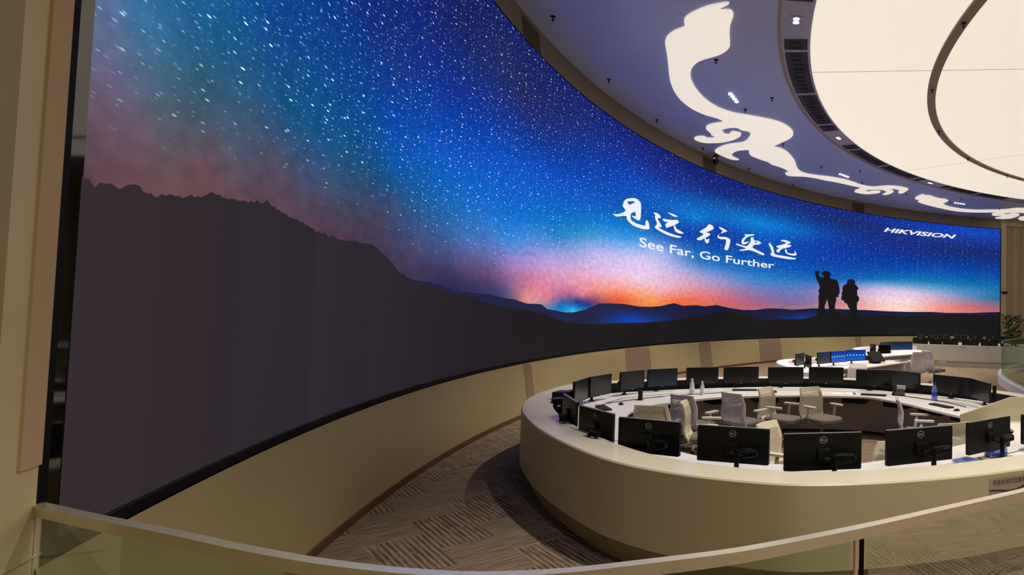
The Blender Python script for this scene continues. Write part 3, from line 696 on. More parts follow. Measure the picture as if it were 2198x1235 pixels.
def sky_colours(S, Z):
    ctl = np.array(SKY, float)
    warp = lambda s: 6.0 * np.log1p(s / 3.0)
    cx, cz = warp(ctl[:, 0]), ctl[:, 1]
    col = ctl[:, 2:5] / 255.0
    col = np.where(col <= 0.04045, col / 12.92, ((col + 0.055) / 1.055) ** 2.4) ** 0.5
    A = np.hypot(cx[:, None] - cx[None], 1.3 * (cz[:, None] - cz[None]))
    n = len(cx)
    K = np.zeros((n + 3, n + 3))
    K[:n, :n] = A + np.eye(n) * -0.02
    Pm = np.stack([np.ones(n), cx, cz], 1)
    K[:n, n:] = Pm
    K[n:, :n] = Pm.T
    w = np.linalg.solve(K, np.concatenate([col, np.zeros((3, 3))]))
    qs, qz = warp(S.ravel()), Z.ravel()
    out = np.empty((len(qs), 3))
    for i in range(0, len(qs), 8000):
        d = np.hypot(qs[i:i + 8000, None] - cx[None], 1.3 * (qz[i:i + 8000, None] - cz[None]))
        out[i:i + 8000] = d @ w[:n] + np.stack([np.ones(len(d)), qs[i:i + 8000], qz[i:i + 8000]], 1) @ w[n:]
    return np.clip(out, 0.0, 1.0) ** 2

def led_mat(name, stars):
    m = bpy.data.materials.new(name)
    m.use_nodes = True
    nt = m.node_tree
    N, L = nt.nodes, nt.links
    pb = N['Principled BSDF']
    pb.inputs['Base Color'].default_value = (0.004, 0.0035, 0.004, 1)
    pb.inputs['Roughness'].default_value = 0.8
    pb.inputs['Specular IOR Level'].default_value = 0.04
    at = N.new('ShaderNodeAttribute')
    at.attribute_name = 'picture'
    colour = at.outputs['Color']
    if stars:
        uv = N.new('ShaderNodeUVMap')
        def layer(sx, sz, rad, pw, gain, seed):
            mp = N.new('ShaderNodeMapping')
            mp.inputs['Scale'].default_value = (sx, sz, 1)
            mp.inputs['Location'].default_value = (seed, seed * 1.7, 0)
            L.new(uv.outputs[0], mp.inputs['Vector'])
            vo = N.new('ShaderNodeTexVoronoi')
            vo.voronoi_dimensions = '2D'
            vo.inputs['Scale'].default_value = 1.0
            L.new(mp.outputs[0], vo.inputs['Vector'])
            mr = N.new('ShaderNodeMapRange')
            mr.interpolation_type = 'SMOOTHSTEP'
            mr.inputs['From Min'].default_value = rad
            mr.inputs['From Max'].default_value = rad * 0.35
            L.new(vo.outputs['Distance'], mr.inputs['Value'])
            sc = N.new('ShaderNodeSeparateColor')
            L.new(vo.outputs['Color'], sc.inputs[0])
            p = N.new('ShaderNodeMath'); p.operation = 'POWER'
            L.new(sc.outputs[0], p.inputs[0]); p.inputs[1].default_value = pw
            q = N.new('ShaderNodeMath'); q.operation = 'MULTIPLY'
            L.new(p.outputs[0], q.inputs[0]); L.new(mr.outputs[0], q.inputs[1])
            g = N.new('ShaderNodeMath'); g.operation = 'MULTIPLY'
            L.new(q.outputs[0], g.inputs[0]); g.inputs[1].default_value = gain
            return g.outputs[0]
        a = layer(2.6, 11.0, 0.09, 2.4, 2.4, 3.1)
        c = layer(5.6, 23.0, 0.15, 2.2, 0.7, 11.7)
        d = layer(12.0, 52.0, 0.2, 1.8, 0.18, 27.3)
        s1 = N.new('ShaderNodeMath'); L.new(a, s1.inputs[0]); L.new(c, s1.inputs[1])
        s2 = N.new('ShaderNodeMath'); L.new(s1.outputs[0], s2.inputs[0]); L.new(d, s2.inputs[1])
        mk = N.new('ShaderNodeMath'); mk.operation = 'MULTIPLY'
        L.new(s2.outputs[0], mk.inputs[0]); L.new(at.outputs['Alpha'], mk.inputs[1])
        # soft clumps of nebula brightness
        nz = N.new('ShaderNodeTexNoise')
        mp = N.new('ShaderNodeMapping')
        mp.inputs['Scale'].default_value = (0.9, 1.8, 1)
        L.new(uv.outputs[0], mp.inputs['Vector'])
        L.new(mp.outputs[0], nz.inputs['Vector'])
        nz.inputs['Detail'].default_value = 6
        mr = N.new('ShaderNodeMapRange')
        mr.inputs['From Min'].default_value = 0.3
        mr.inputs['From Max'].default_value = 0.7
        mr.inputs['To Min'].default_value = 0.86
        mr.inputs['To Max'].default_value = 1.14
        L.new(nz.outputs['Fac'], mr.inputs['Value'])
        vm = N.new('ShaderNodeVectorMath'); vm.operation = 'SCALE'
        L.new(colour, vm.inputs[0]); L.new(mr.outputs[0], vm.inputs['Scale'])
        st = N.new('ShaderNodeVectorMath'); st.operation = 'SCALE'
        st.inputs[0].default_value = (0.62, 0.8, 1.0)
        L.new(mk.outputs[0], st.inputs['Scale'])
        ad = N.new('ShaderNodeVectorMath'); ad.operation = 'ADD'
        L.new(vm.outputs[0], ad.inputs[0]); L.new(st.outputs[0], ad.inputs[1])
        colour = ad.outputs[0]
    L.new(colour, pb.inputs['Emission Color'])
    pb.inputs['Emission Strength'].default_value = 1.0
    return m
M_led = led_mat('video_wall_sky', True)
M_led2 = led_mat('video_wall_silhouette', False)

def set_picture(o, cols):
    a = o.data.color_attributes.new('picture', 'FLOAT_COLOR', 'POINT')
    a.data.foreach_set('color', np.asarray(cols, np.float32).ravel())

def ridge(pts, s):
    p = np.array(sorted(pts))
    return np.interp(s, p[:, 0], p[:, 1])

NS, NZ = 560, 130
ss = 6.0 * np.log1p(S_END / 3.0) * np.linspace(0, 1, NS)
ss = 3.0 * np.expm1(ss / 6.0)
ss = 0.5 * ss + 0.5 * np.linspace(0, S_END, NS)
zz = np.linspace(Z_LED0, Z_LED1, NZ)
S2, Z2 = np.meshgrid(ss, zz, indexing='ij')
rgb = sky_colours(S2, Z2)
rg = ridge(NEAR, S2.ravel())
rg = np.maximum(rg, ridge(FAR, S2.ravel()))
lum = rgb @ np.array([0.3, 0.5, 0.2])
alpha = np.clip((Z2.ravel() - rg - 0.2) / 1.0, 0, 1) ** 1.2 * np.clip(1.25 - 1.7 * lum, 0.05, 1) * np.interp(S2.ravel(), [0, 8, 20, 41], [1.15, 1.0, 0.62, 0.45])
verts = [W(float(s), float(z)) for s in ss for z in zz]
faces = [(i * NZ + j, (i + 1) * NZ + j, (i + 1) * NZ + j + 1, i * NZ + j + 1) for i in range(NS - 1) for j in range(NZ - 1)]
b = MB(); b.add(verts, faces)
panel = b.build('display_panel', M_led, screen, smooth=True)
set_picture(panel, np.concatenate([rgb, alpha[:, None]], 1))
uvl = panel.data.uv_layers.new(name='metres')
vi = np.empty(len(panel.data.loops), np.int32)
panel.data.loops.foreach_get('vertex_index', vi)
uvs = np.stack([S2.ravel()[vi], Z2.ravel()[vi]], 1)
uvl.data.foreach_set('uv', uvs.astype(np.float32).ravel())

rng = np.random.default_rng(5)
def silhouette(name, pts, off, rough, colour_of, nz=14, step=0.03):
    p = np.array(sorted(pts))
    s = np.concatenate([np.arange(p[0, 0], 9.0, 0.012), np.arange(9.0, S_END + 0.02, step)]) if p[0, 0] < 9 else np.arange(p[0, 0], S_END + 0.02, step)
    top = np.interp(s, p[:, 0], p[:, 1])
    r = rng.normal(0, 1, len(s))
    for _ in range(3):
        r = np.convolve(r, [0.25, 0.5, 0.25], 'same')
    top = top + r * rough * np.clip(1.6 - s / 9, 0.25, 1.6)
    vs, fs, cols = [], [], []
    for i, (a, t) in enumerate(zip(s, top)):
        for j in range(nz):
            f = j / (nz - 1)
            z = Z_LED0 + (t - Z_LED0) * f
            vs.append(W(float(a), float(z), off))
            cols.append((*lin(colour_of(a, f, t - z)), 1))
    for i in range(len(s) - 1):
        for j in range(nz - 1):
            fs.append((i * nz + j, (i + 1) * nz + j, (i + 1) * nz + j + 1, i * nz + j + 1))
    b = MB(); b.add(vs, fs)
    o = b.build(name, M_led2, screen)
    set_picture(o, cols)
    return o
def mix(a, c, t):
    t = min(1, max(0, t))
    return tuple(x + (y - x) * t for x, y in zip(a, c))
def far_colour(s, f, d):
    base = mix((30, 34, 66), (22, 26, 58), (s - 12) / 10)
    glow = max(0.0, 1 - abs(s - 15.9) / 2.6)
    glow = max(glow, 0.75 * max(0.0, 1 - abs(s - 27.3) / 2.2), 0.45 * max(0.0, 1 - abs(s - 35) / 5))
    return mix(base, (10, 70, 190), glow * min(1, d / 0.42) ** 1.6)
stripes = rng.uniform(-1, 1, 400)
def near_colour(s, f, d):  # room light reflected by the dark panel is put into this glow
    c = mix((50, 41, 44), (44, 38, 47), s / 3.0)
    c = mix(c, (33, 28, 34), (s - 3.0) / 5.0)
    c = mix(c, (25, 23, 24), (s - 8.0) / 6.0)
    k = 1 + 0.05 * stripes[int(s / 0.32) % 400] * max(0.3, 1 - s / 12)
    return tuple(v * k for v in c)
silhouette('far_hill_silhouette', FAR, 0.0015, 0.006, far_colour, nz=24)
silhouette('near_mountain_silhouette', [(-0.012, NEAR[0][1] + 0.01)] + NEAR, 0.003, 0.009, near_colour)

def flat_on_wall(name, loops_list, off, material):
    b = MB()
    for loops in loops_list:
        if isinstance(loops[0][0], (int, float)):
            loops = [loops]
        flat = [p for lp in loops for p in lp]
        tri = tessellate_polygon([[Vector((p[0], p[1], 0)) for p in lp] for lp in loops])
        b.add([W(p[0], p[1], off) for p in flat], tri)
    return b.build(name, material, screen)
def rounded(lp, n=3):
    return catmull(lp, n, True)
people = flat_on_wall('couple_silhouette', [[rounded(p)] for p in PEOPLE], 0.012, M_led2)
set_picture(people, [(*lin((24, 22, 24)), 1)] * len(people.data.vertices))
flat_on_wall('brush_lettering', [[rounded(lp, 2) for lp in st] for st in BRUSH], 0.02, M_text)

def wall_text(name, body, s0, zb, s1, zb1, cap, shear=0.0, bold=0.0):
    vs, fs = text_mesh(body, 1.0, shear, bold)
    xs = [v[0] for v in vs]
    x0, x1 = min(xs), max(xs)
    capv, _ = text_mesh('F', 1.0)
    ch = max(v[1] for v in capv)
    b = MB()
    b.add([W(s0 + (s1 - s0) * (v[0] - x0) / (x1 - x0), zb + (zb1 - zb) * (v[0] - x0) / (x1 - x0) + cap * v[1] / ch, 0.02) for v in vs], fs)
    return b.build(name, M_text, screen)
wall_text('english_lettering', 'See Far, Go Further', ENG[1][0], ENG[1][1], ENG[3][0], ENG[3][1], 0.27, bold=0.012)
wall_text('corner_lettering', 'HIKVISION', HIK[0][0], HIK[0][1], HIK[3][0], HIK[2][1], 0.215, shear=0.32, bold=0.032)

# black frame round the panel
fr = MB()
def lb(A, B):
    sh = lambda P: [(x - OX, y - OY, z) for x, y, z in P]
    fr.band(sh(A), sh(B))
lb(arc(TH0, TH1, RS, Z_LED0, 1), arc(TH0, TH1, RS - 0.012, Z_LED0, 1))
lb(arc(TH0 + 0.2, TH1, RS - 0.012, 0.996, 1), arc(TH0 + 0.2, TH1, RS - 0.012, Z_LED0 - 0.004, 1))
lb(arc(TH0 + 0.2, TH1, RS - 0.012, 0.996, 1), arc(TH0 + 0.2, TH1, RS + 0.02, 0.996, 1))
lb(arc(TH0, TH1, RS - 0.01, Z_LED1 - 0.02, 1), arc(TH0, TH1, RS - 0.01, Z_LED1 + 0.01, 1))
lb([pol(TH1 + 0.02, RS - 0.01, 1.0), pol(TH1 + 0.02, RS - 0.01, Z_LED1)], [pol(TH1 - 0.1, RS - 0.01, 1.0), pol(TH1 - 0.1, RS - 0.01, Z_LED1)])
lb([pol(E_BLACK0, RL + 0.001, 0.96), pol(E_BLACK0, RL + 0.001, ZC)], [pol(E_BLACK1, RL + 0.001, 0.96), pol(E_BLACK1, RL + 0.001, ZC)])
lb([pol(E_BLACK1, RL + 0.001, 0.96), pol(E_BLACK1, RL + 0.001, ZC)], [pol(E_BLACK1, RS + 0.036, 0.96), pol(E_BLACK1, RS + 0.036, ZC)])
fr.build('frame', M_frameblack, screen)
fr = MB()
lb([pol(E_BLACK1, RS + 0.034, 1.0), pol(E_BLACK1, RS + 0.034, ZC)], [pol(TH0 + 0.005, RS - 0.003, 1.0), pol(TH0 + 0.005, RS - 0.003, ZC)])
fr.build('glossy_side_strip', M_framegloss, screen)
fr = MB()
lb(arc(TH0 + 0.05, TH1, RS - 0.0125, 1.062, 1), arc(TH0 + 0.05, TH1, RS - 0.0125, 1.0635, 1))
fr.build('edge_line', M_grey, screen)

# small black wall camera beside the screen
x, y = pol(106.6, RS - 0.12)
t = thing('wall_camera', 'small black camera on the cream pillar right of the screen', 'camera', (x, y, 3.55), math.radians(106.6))
b = MB(); b.box((-0.05, 0, 0), (0.34, 0.14, 0.12)); b.build('body', M_black, t)
b = MB(); b.box((-0.02, 0.12, 0.03), (0.05, 0.22, 0.05)); b.build('bracket', M_black, t)

# ---------------------------------------------------------------- front glass railing
rp = smooth_path(catmull([(-3.06, 2.57)] + RAIL[1:] + [(1.65, 3.46), (2.17, 3.87)], 8), it=8)
rail = thing('glass_railing', 'curved glass railing with beige metal handrail in the foreground', 'railing', (-0.9, 2.1, 0))
def rel(P, z):
    return [(p[0] + 0.9, p[1] - 2.1, z) for p in P]
ZT_RAIL = 1.26
oL, oR = offset(rp, 0.021, False), offset(rp, -0.021, False)
b = MB()
b.band(rel(oL, ZT_RAIL), rel(oR, ZT_RAIL)); b.band(rel(oR, ZT_RAIL), rel(oR, ZT_RAIL - 0.042))
b.band(rel(oR, ZT_RAIL - 0.042), rel(oL, ZT_RAIL - 0.042)); b.band(rel(oL, ZT_RAIL - 0.042), rel(oL, ZT_RAIL))
b.build('handrail', M_rail, rail)
JOINT = min(range(len(rp)), key=lambda i: math.hypot(rp[i][0] - 0.255, rp[i][1] - 2.51))
for (i0, i1) in ((1, JOINT - 1), (JOINT + 1, len(rp) - 1)):
    seg = rp[i0:i1 + 1]
    a, c = offset(seg, 0.006, False), offset(seg, -0.006, False)
    b = MB()
    b.band(rel(a, 0.12), rel(a, ZT_RAIL - 0.042)); b.band(rel(c, ZT_RAIL - 0.042), rel(c, 0.12))
    b.build('glass_panel', M_glass, rail)
jx, jy = rp[JOINT]
for dx, mm in ((-0.014, M_rail), (0.012, M_frameblack)):
    b = MB(); b.box((jx + dx + 0.9, jy + dx * 0.6 - 2.1, 0.61), (0.012, 0.016, 1.21), math.atan2(0.6, 1)); b.build('joint_strip', mm, rail)
b = MB(); ex, ey = rp[0]
b.box((ex + 0.9 - 0.006, ey - 2.1 - 0.002, 0.615), (0.03, 0.03, 1.23), -0.32); b.build('end_post', M_rail, rail)
b = MB(); b.band(rel(offset(rp, 0.05, False), 0.0), rel(offset(rp, 0.05, False), 0.12)); b.band(rel(offset(rp, 0.05, False), 0.12), rel(offset(rp, -0.05, False), 0.12)); b.band(rel(offset(rp, -0.05, False), 0.12), rel(offset(rp, -0.05, False), 0.0)); b.build('base_channel', M_rail, rail)

# ---------------------------------------------------------------- round console
OUT = list(reversed(RIMO))            # runs far -> near, so its left side is the inside when closed
OUT = OUT + [(2.95, 5.86), (3.85, 6.9), (4.35, 8.2), (4.25, 9.5)]
OUT = smooth_path(catmull(OUT, 5, True), True, 10)
area = sum(OUT[i - 1][0] * OUT[i][1] - OUT[i][0] * OUT[i - 1][1] for i in range(len(OUT)))
if area < 0:
    OUT.reverse()
CX0, CY0 = 0.3, 8.5
console = thing('round_console', 'large round cream control desk with white worktop inside a raised rim', 'desk', (CX0, CY0, 0))
def cr(P, z):
    return [(p[0] - CX0, p[1] - CY0, z) for p in P]
RIN = offset(OUT, 0.37)
b = MB()
e1 = offset(OUT, 0.012)
b.band(cr(OUT, 0.21), cr(OUT, ZR - 0.012), True)
b.band(cr(OUT, ZR - 0.012), cr(e1, ZR), True)
b.band(cr(offset(OUT, 0.11), 0.21), cr(OUT, 0.21), True)
b.build('front_wall', M_front, console, smooth=True)
b = MB(); b.band(cr(e1, ZR), cr(RIN, ZR), True); b.build('rim_top', M_rim, console)
b = MB(); b.band(cr(offset(OUT, 0.11), 0.0), cr(offset(OUT, 0.11), 0.21), True); b.build('plinth', M_plinth, console, smooth=True)
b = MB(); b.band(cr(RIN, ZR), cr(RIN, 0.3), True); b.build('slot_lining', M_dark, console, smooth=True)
DI = list(DESKI[0]) + [(2.75, 7.7), (2.72, 8.3)] + list(reversed(DESKI[1])) + [(-1.9, 7.4), (-1.55, 6.75), (-0.85, 6.05)]
DI = smooth_path(catmull(DI, 6, True), True, 3)
area = sum(DI[i - 1][0] * DI[i][1] - DI[i][0] * DI[i - 1][1] for i in range(len(DI)))
if area < 0:
    DI.reverse()
def resample(P, n, c):
    """n points by bearing about c"""
    ang = np.array([math.atan2(p[1] - c[1], p[0] - c[0]) for p in P])
    rad = np.array([math.hypot(p[0] - c[0], p[1] - c[1]) for p in P])
    o = np.argsort(ang)
    a = np.linspace(-PI, PI, n, endpoint=False)
    r = np.interp(a, np.concatenate([ang[o] - 2 * PI, ang[o], ang[o] + 2 * PI]), np.tile(rad[o], 3))
    return [(c[0] + math.cos(t) * q, c[1] + math.sin(t) * q) for t, q in zip(a, r)]
CC = (0.3, 8.5)
nR = 240
di = resample(DI, nR, CC)
do_ = resample(offset(OUT, 0.52), nR, CC)
b = MB()
b.band(cr(di, ZD), cr(do_, ZD), True); b.band(cr(di, ZD - 0.03), cr(di, ZD), True); b.band(cr(do_, ZD - 0.03), cr(di, ZD - 0.03), True); b.band(cr(do_, ZD), cr(do_, ZD - 0.03), True)
b.build('worktop', M_white, console)
# narrow cable slot line along the worktop
sl = [tuple(np.array(p) * 0.42 + np.array(q) * 0.58) for p, q in zip(di, do_)]
sl2 = [tuple(np.array(p) * 0.40 + np.array(q) * 0.60) for p, q in zip(di, do_)]
b = MB(); b.band(cr(sl, ZD + 0.0015), cr(sl2, ZD + 0.0015), True); b.build('cable_slot', M_dark, console)
md = [tuple(np.array(p) * 0.62 + np.array(q) * 0.38) for p, q in zip(di, do_)]
b = MB(); b.band(cr(md, 0.05), cr(md, ZD - 0.03), True); b.build('modesty_panel', M_modesty, console)
for k in range(0, nR, 12):
    b = MB()
    p, q = di[k], do_[k]
    t = math.atan2(q[1] - p[1], q[0] - p[0])
    c = (p[0] * 0.75 + q[0] * 0.25 - CX0, p[1] * 0.75 + q[1] * 0.25 - CY0)
    b.box((c[0], c[1], ZD - 0.085), (0.3, 0.42, 0.10), t)
    b.build('under_tray', M_black, console)

# cream divider between the desk bays, fixed to the console
b = MB()
DX, DY = 2.9 - CX0, 8.55 - CY0
prof = [(-0.6, 0.0), (1.5, 0.0), (1.5, 1.02), (0.09, 1.02), (-0.6, 0.77)]
vs = [(DX + x, DY + y, z) for y in (-0.02, 0.02) for x, z in prof]
b.add(vs, [(0, 1, 2, 3, 4), (9, 8, 7, 6, 5)] + [(i, (i + 1) % 5, 5 + (i + 1) % 5, 5 + i) for i in range(5)])
b.build('divider_panel', M_front, console)['label'] = 'upright cream divider panel with a sloping top'

# sign on the console front
k0 = min(range(len(OUT)), key=lambda i: math.hypot(OUT[i][0] - 1.656, OUT[i][1] - 5.10))
seg = OUT[k0:k0 + 14]
t = thing('name_plate', 'grey notice plate with dark characters and a blue swoosh on the console front', 'sign', (seg[0][0], seg[0][1], 0.66))
def sg(P, z):
    return [(p[0] - seg[0][0], p[1] - seg[0][1], z - 0.66) for p in P]
P1 = offset(seg, -0.004, False)
b = MB(); b.band(sg(P1, 0.655), sg(P1, 0.80)); b.build('plate', mat('grey_plate', (168, 152, 132), 0.5), t)
cum = [0.0]
for a, c in zip(P1, P1[1:]):
    cum.append(cum[-1] + math.hypot(c[0] - a[0], c[1] - a[1]))
def along(d, off=0.0):
    P = offset(seg, -0.004 - off, False)
    return (float(np.interp(d, cum, [p[0] for p in P])) - seg[0][0], float(np.interp(d, cum, [p[1] for p in P])) - seg[0][1])
vs, fs = text_mesh('市政务和时信管理人', 0.047)
b = MB(); b.add([(*along(0.03 + v[0], 0.003), 0.085 + v[1]) for v in vs], fs); b.build('characters', mat('dark_brown_print', (58, 46, 32), 0.6), t)
b = MB()
n = 16
up = [(0.0, 0.052), (0.1, 0.045), (0.2, 0.03), (0.3, 0.032), (0.4, 0.06), (0.55, 0.085), (0.7, 0.09)]
dn = [(x, z - 0.012 - 0.02 * x) for x, z in up]
b.band([(*along(x, 0.002), z) for x, z in up], [(*along(x, 0.002), z) for x, z in dn]); b.build('swoosh', mat('slate_blue_print', (44, 52, 78), 0.5), t)

# ---------------------------------------------------------------- monitors
logo_txt = text_mesh('DELL', 0.022, bold=0.0006)
def make_monitor(screen_mat):
    root = thing('desk_monitor', 'black desk monitor', 'monitor')
    b = MB(); b.rbox((0, 0, 0), (0.66, 0.31, 0.030), 0.012, n=2)
    for i, v in enumerate(b.v):
        b.v[i] = (v[0], v[2], v[1] + 0.235)
    b.f = [tuple(reversed(f)) for f in b.f]
    b.build('housing', M_black, root)
    b = MB(); b.add([(-0.318, -0.0155, 0.098), (0.318, -0.0155, 0.098), (0.318, -0.0155, 0.378), (-0.318, -0.0155, 0.378)], [(0, 1, 2, 3)])
    b.build('screen', screen_mat, root)
    b = MB(); b.box((0, -0.0158, 0.088), (0.03, 0.001, 0.008)); b.build('badge', M_silver, root)
    b = MB(); b.box((0, 0, 0.3915), (0.66, 0.031, 0.003)); b.build('edge_trim', M_grey, root)
    b = MB()
    n = 28
    A = [(0.032 * math.cos(2 * PI * k / n), 0.0162, 0.335 + 0.030 * math.sin(2 * PI * k / n)) for k in range(n)]
    B = [(0.027 * math.cos(2 * PI * k / n), 0.0162, 0.335 + 0.025 * math.sin(2 * PI * k / n)) for k in range(n)]
    b.band(A, B, True)
    xs = [v[0] for v in logo_txt[0]]
    mx = (min(xs) + max(xs)) / 2
    b.add([(-(v[0] - mx) * 0.95, 0.0163, 0.327 + v[1]) for v in logo_txt[0]], logo_txt[1])
    b.build('logo', M_logo, root)
    st = MB()
    st.lathe([(0.05, 0), (0.05, 0.012), (0.022, 0.014), (0.022, 0.2), (0.028, 0.2), (0.028, 0.225)], (-0.07, 0.105, 0.0), 12)
    arm = st.build('arm_post', M_black, root)
    b = MB()
    b.tube([(-0.07, 0.105, 0.215), (-0.15, 0.115, 0.222), (-0.235, 0.10, 0.215)], [0.017, 0.02, 0.018], 8)
    b.tube([(-0.235, 0.10, 0.215), (-0.235, 0.10, 0.17)], 0.02, 8)
    b.tube([(-0.235, 0.10, 0.18), (-0.12, 0.075, 0.15), (0.0, 0.05, 0.19)], [0.016, 0.014, 0.016], 8)
    b.build('swivel_arm', M_black, arm)
    b = MB(); b.box((0, 0.03, 0.215), (0.11, 0.03, 0.1)); b.build('mount_plate', M_black, root, bevel=0.006)
    return root

def screen_glow(name, top, botc, glyph=None, gs=1.0):
    m = mat(name, (5, 5, 8), 0.25)
    nt = m.node_tree
    N, L = nt.nodes, nt.links
    tc = N.new('ShaderNodeTexCoord')
    sp = N.new('ShaderNodeSeparateXYZ')
    L.new(tc.outputs['Object'], sp.inputs[0])
    rp = N.new('ShaderNodeValToRGB')
    rp.color_ramp.elements[0].position = 0.1
    rp.color_ramp.elements[0].color = (*lin(botc), 1)
    rp.color_ramp.elements[1].position = 0.38
    rp.color_ramp.elements[1].color = (*lin(top), 1)
    L.new(sp.outputs[2], rp.inputs['Fac'])
    out = rp.outputs['Color']
    if glyph:
        # a row of small bright marks across the picture
        a = N.new('ShaderNodeMath'); a.operation = 'MULTIPLY'; L.new(sp.outputs[0], a.inputs[0]); a.inputs[1].default_value = 2 * PI * 9.5
        s = N.new('ShaderNodeMath'); s.operation = 'SINE'; L.new(a.outputs[0], s.inputs[0])
        g = N.new('ShaderNodeMath'); g.operation = 'GREATER_THAN'; L.new(s.outputs[0], g.inputs[0]); g.inputs[1].default_value = 0.0
        d = N.new('ShaderNodeMath'); d.operation = 'SUBTRACT'; L.new(sp.outputs[2], d.inputs[0]); d.inputs[1].default_value = 0.245
        e = N.new('ShaderNodeMath'); e.operation = 'ABSOLUTE'; L.new(d.outputs[0], e.inputs[0])
        f = N.new('ShaderNodeMath'); f.operation = 'LESS_THAN'; L.new(e.outputs[0], f.inputs[0]); f.inputs[1].default_value = 0.016
        h = N.new('ShaderNodeMath'); h.operation = 'MULTIPLY'; L.new(g.outputs[0], h.inputs[0]); L.new(f.outputs[0], h.inputs[1])
        mx = N.new('ShaderNodeMixRGB'); L.new(h.outputs[0], mx.inputs[0]); L.new(out, mx.inputs[1]); mx.inputs[2].default_value = (*lin(glyph), 1)
        out = mx.outputs[0]
    L.new(out, N['Principled BSDF'].inputs['Emission Color'])
    N['Principled BSDF'].inputs['Emission Strength'].default_value = gs
    return m

proto_off = make_monitor(M_blackgloss)
used = []
def put_monitor(proto, x, y, z, ang, label, group, sx=1.0, tilt=0.0):
    o = proto if proto not in used else copy_tree(proto)
    used.append(o)
    o.location = (x, y, z)
    o.rotation_euler = (tilt, 0, ang)
    o.scale = (sx, 1, 1)
    return tag(o, label, 'monitor', group)
def face_ang(x, y, deg, c):
    """orientation with the screen (local -Y) towards c and the picture edge along deg"""
    a = math.radians(deg)
    n = Vector((math.sin(a), -math.cos(a)))
    if n.dot(Vector((c[0] - x, c[1] - y))) < 0:
        a += PI
    return a
GM = 'monitors around the round console'
near_keys = ['w1', 'w2', 'n1', 'n2', 'n3', 'n4', 'n5', 'n6']
for i, k in enumerate(near_keys):
    x, y, a, w = MON[k]
    lab = 'black monitor back, %s from the left along the near-left side of the round console' % ORD[i] if i < 7 else 'black monitor back cut off by the right edge of the picture'
    put_monitor(proto_off, x, y, ZD, face_ang(x, y, a, CC), lab, GM, min(1.12, max(0.92, w / 0.66)))
M_dim = screen_glow('dim_desktop_screen', (10, 12, 15), (14, 34, 46), gs=0.9)
proto_dim = None
for i in range(12):
    k = 'f%d' % (i + 1)
    x, y, a, w = MON[k]
    tang = math.degrees(math.atan2(CC[0] - x, y - CC[1]))
    if i in range(3, 8):
        a = 0.5 * a + 0.5 * tang
    p = proto_off
    if i == 3:
        p = proto_dim = make_monitor(M_dim)
    put_monitor(p, x, y, ZD, face_ang(x, y, a, CC), 'dark monitor facing us, %s from the left along the far side of the round console' % ORD[i], GM, min(1.12, max(0.86, w / 0.66)))

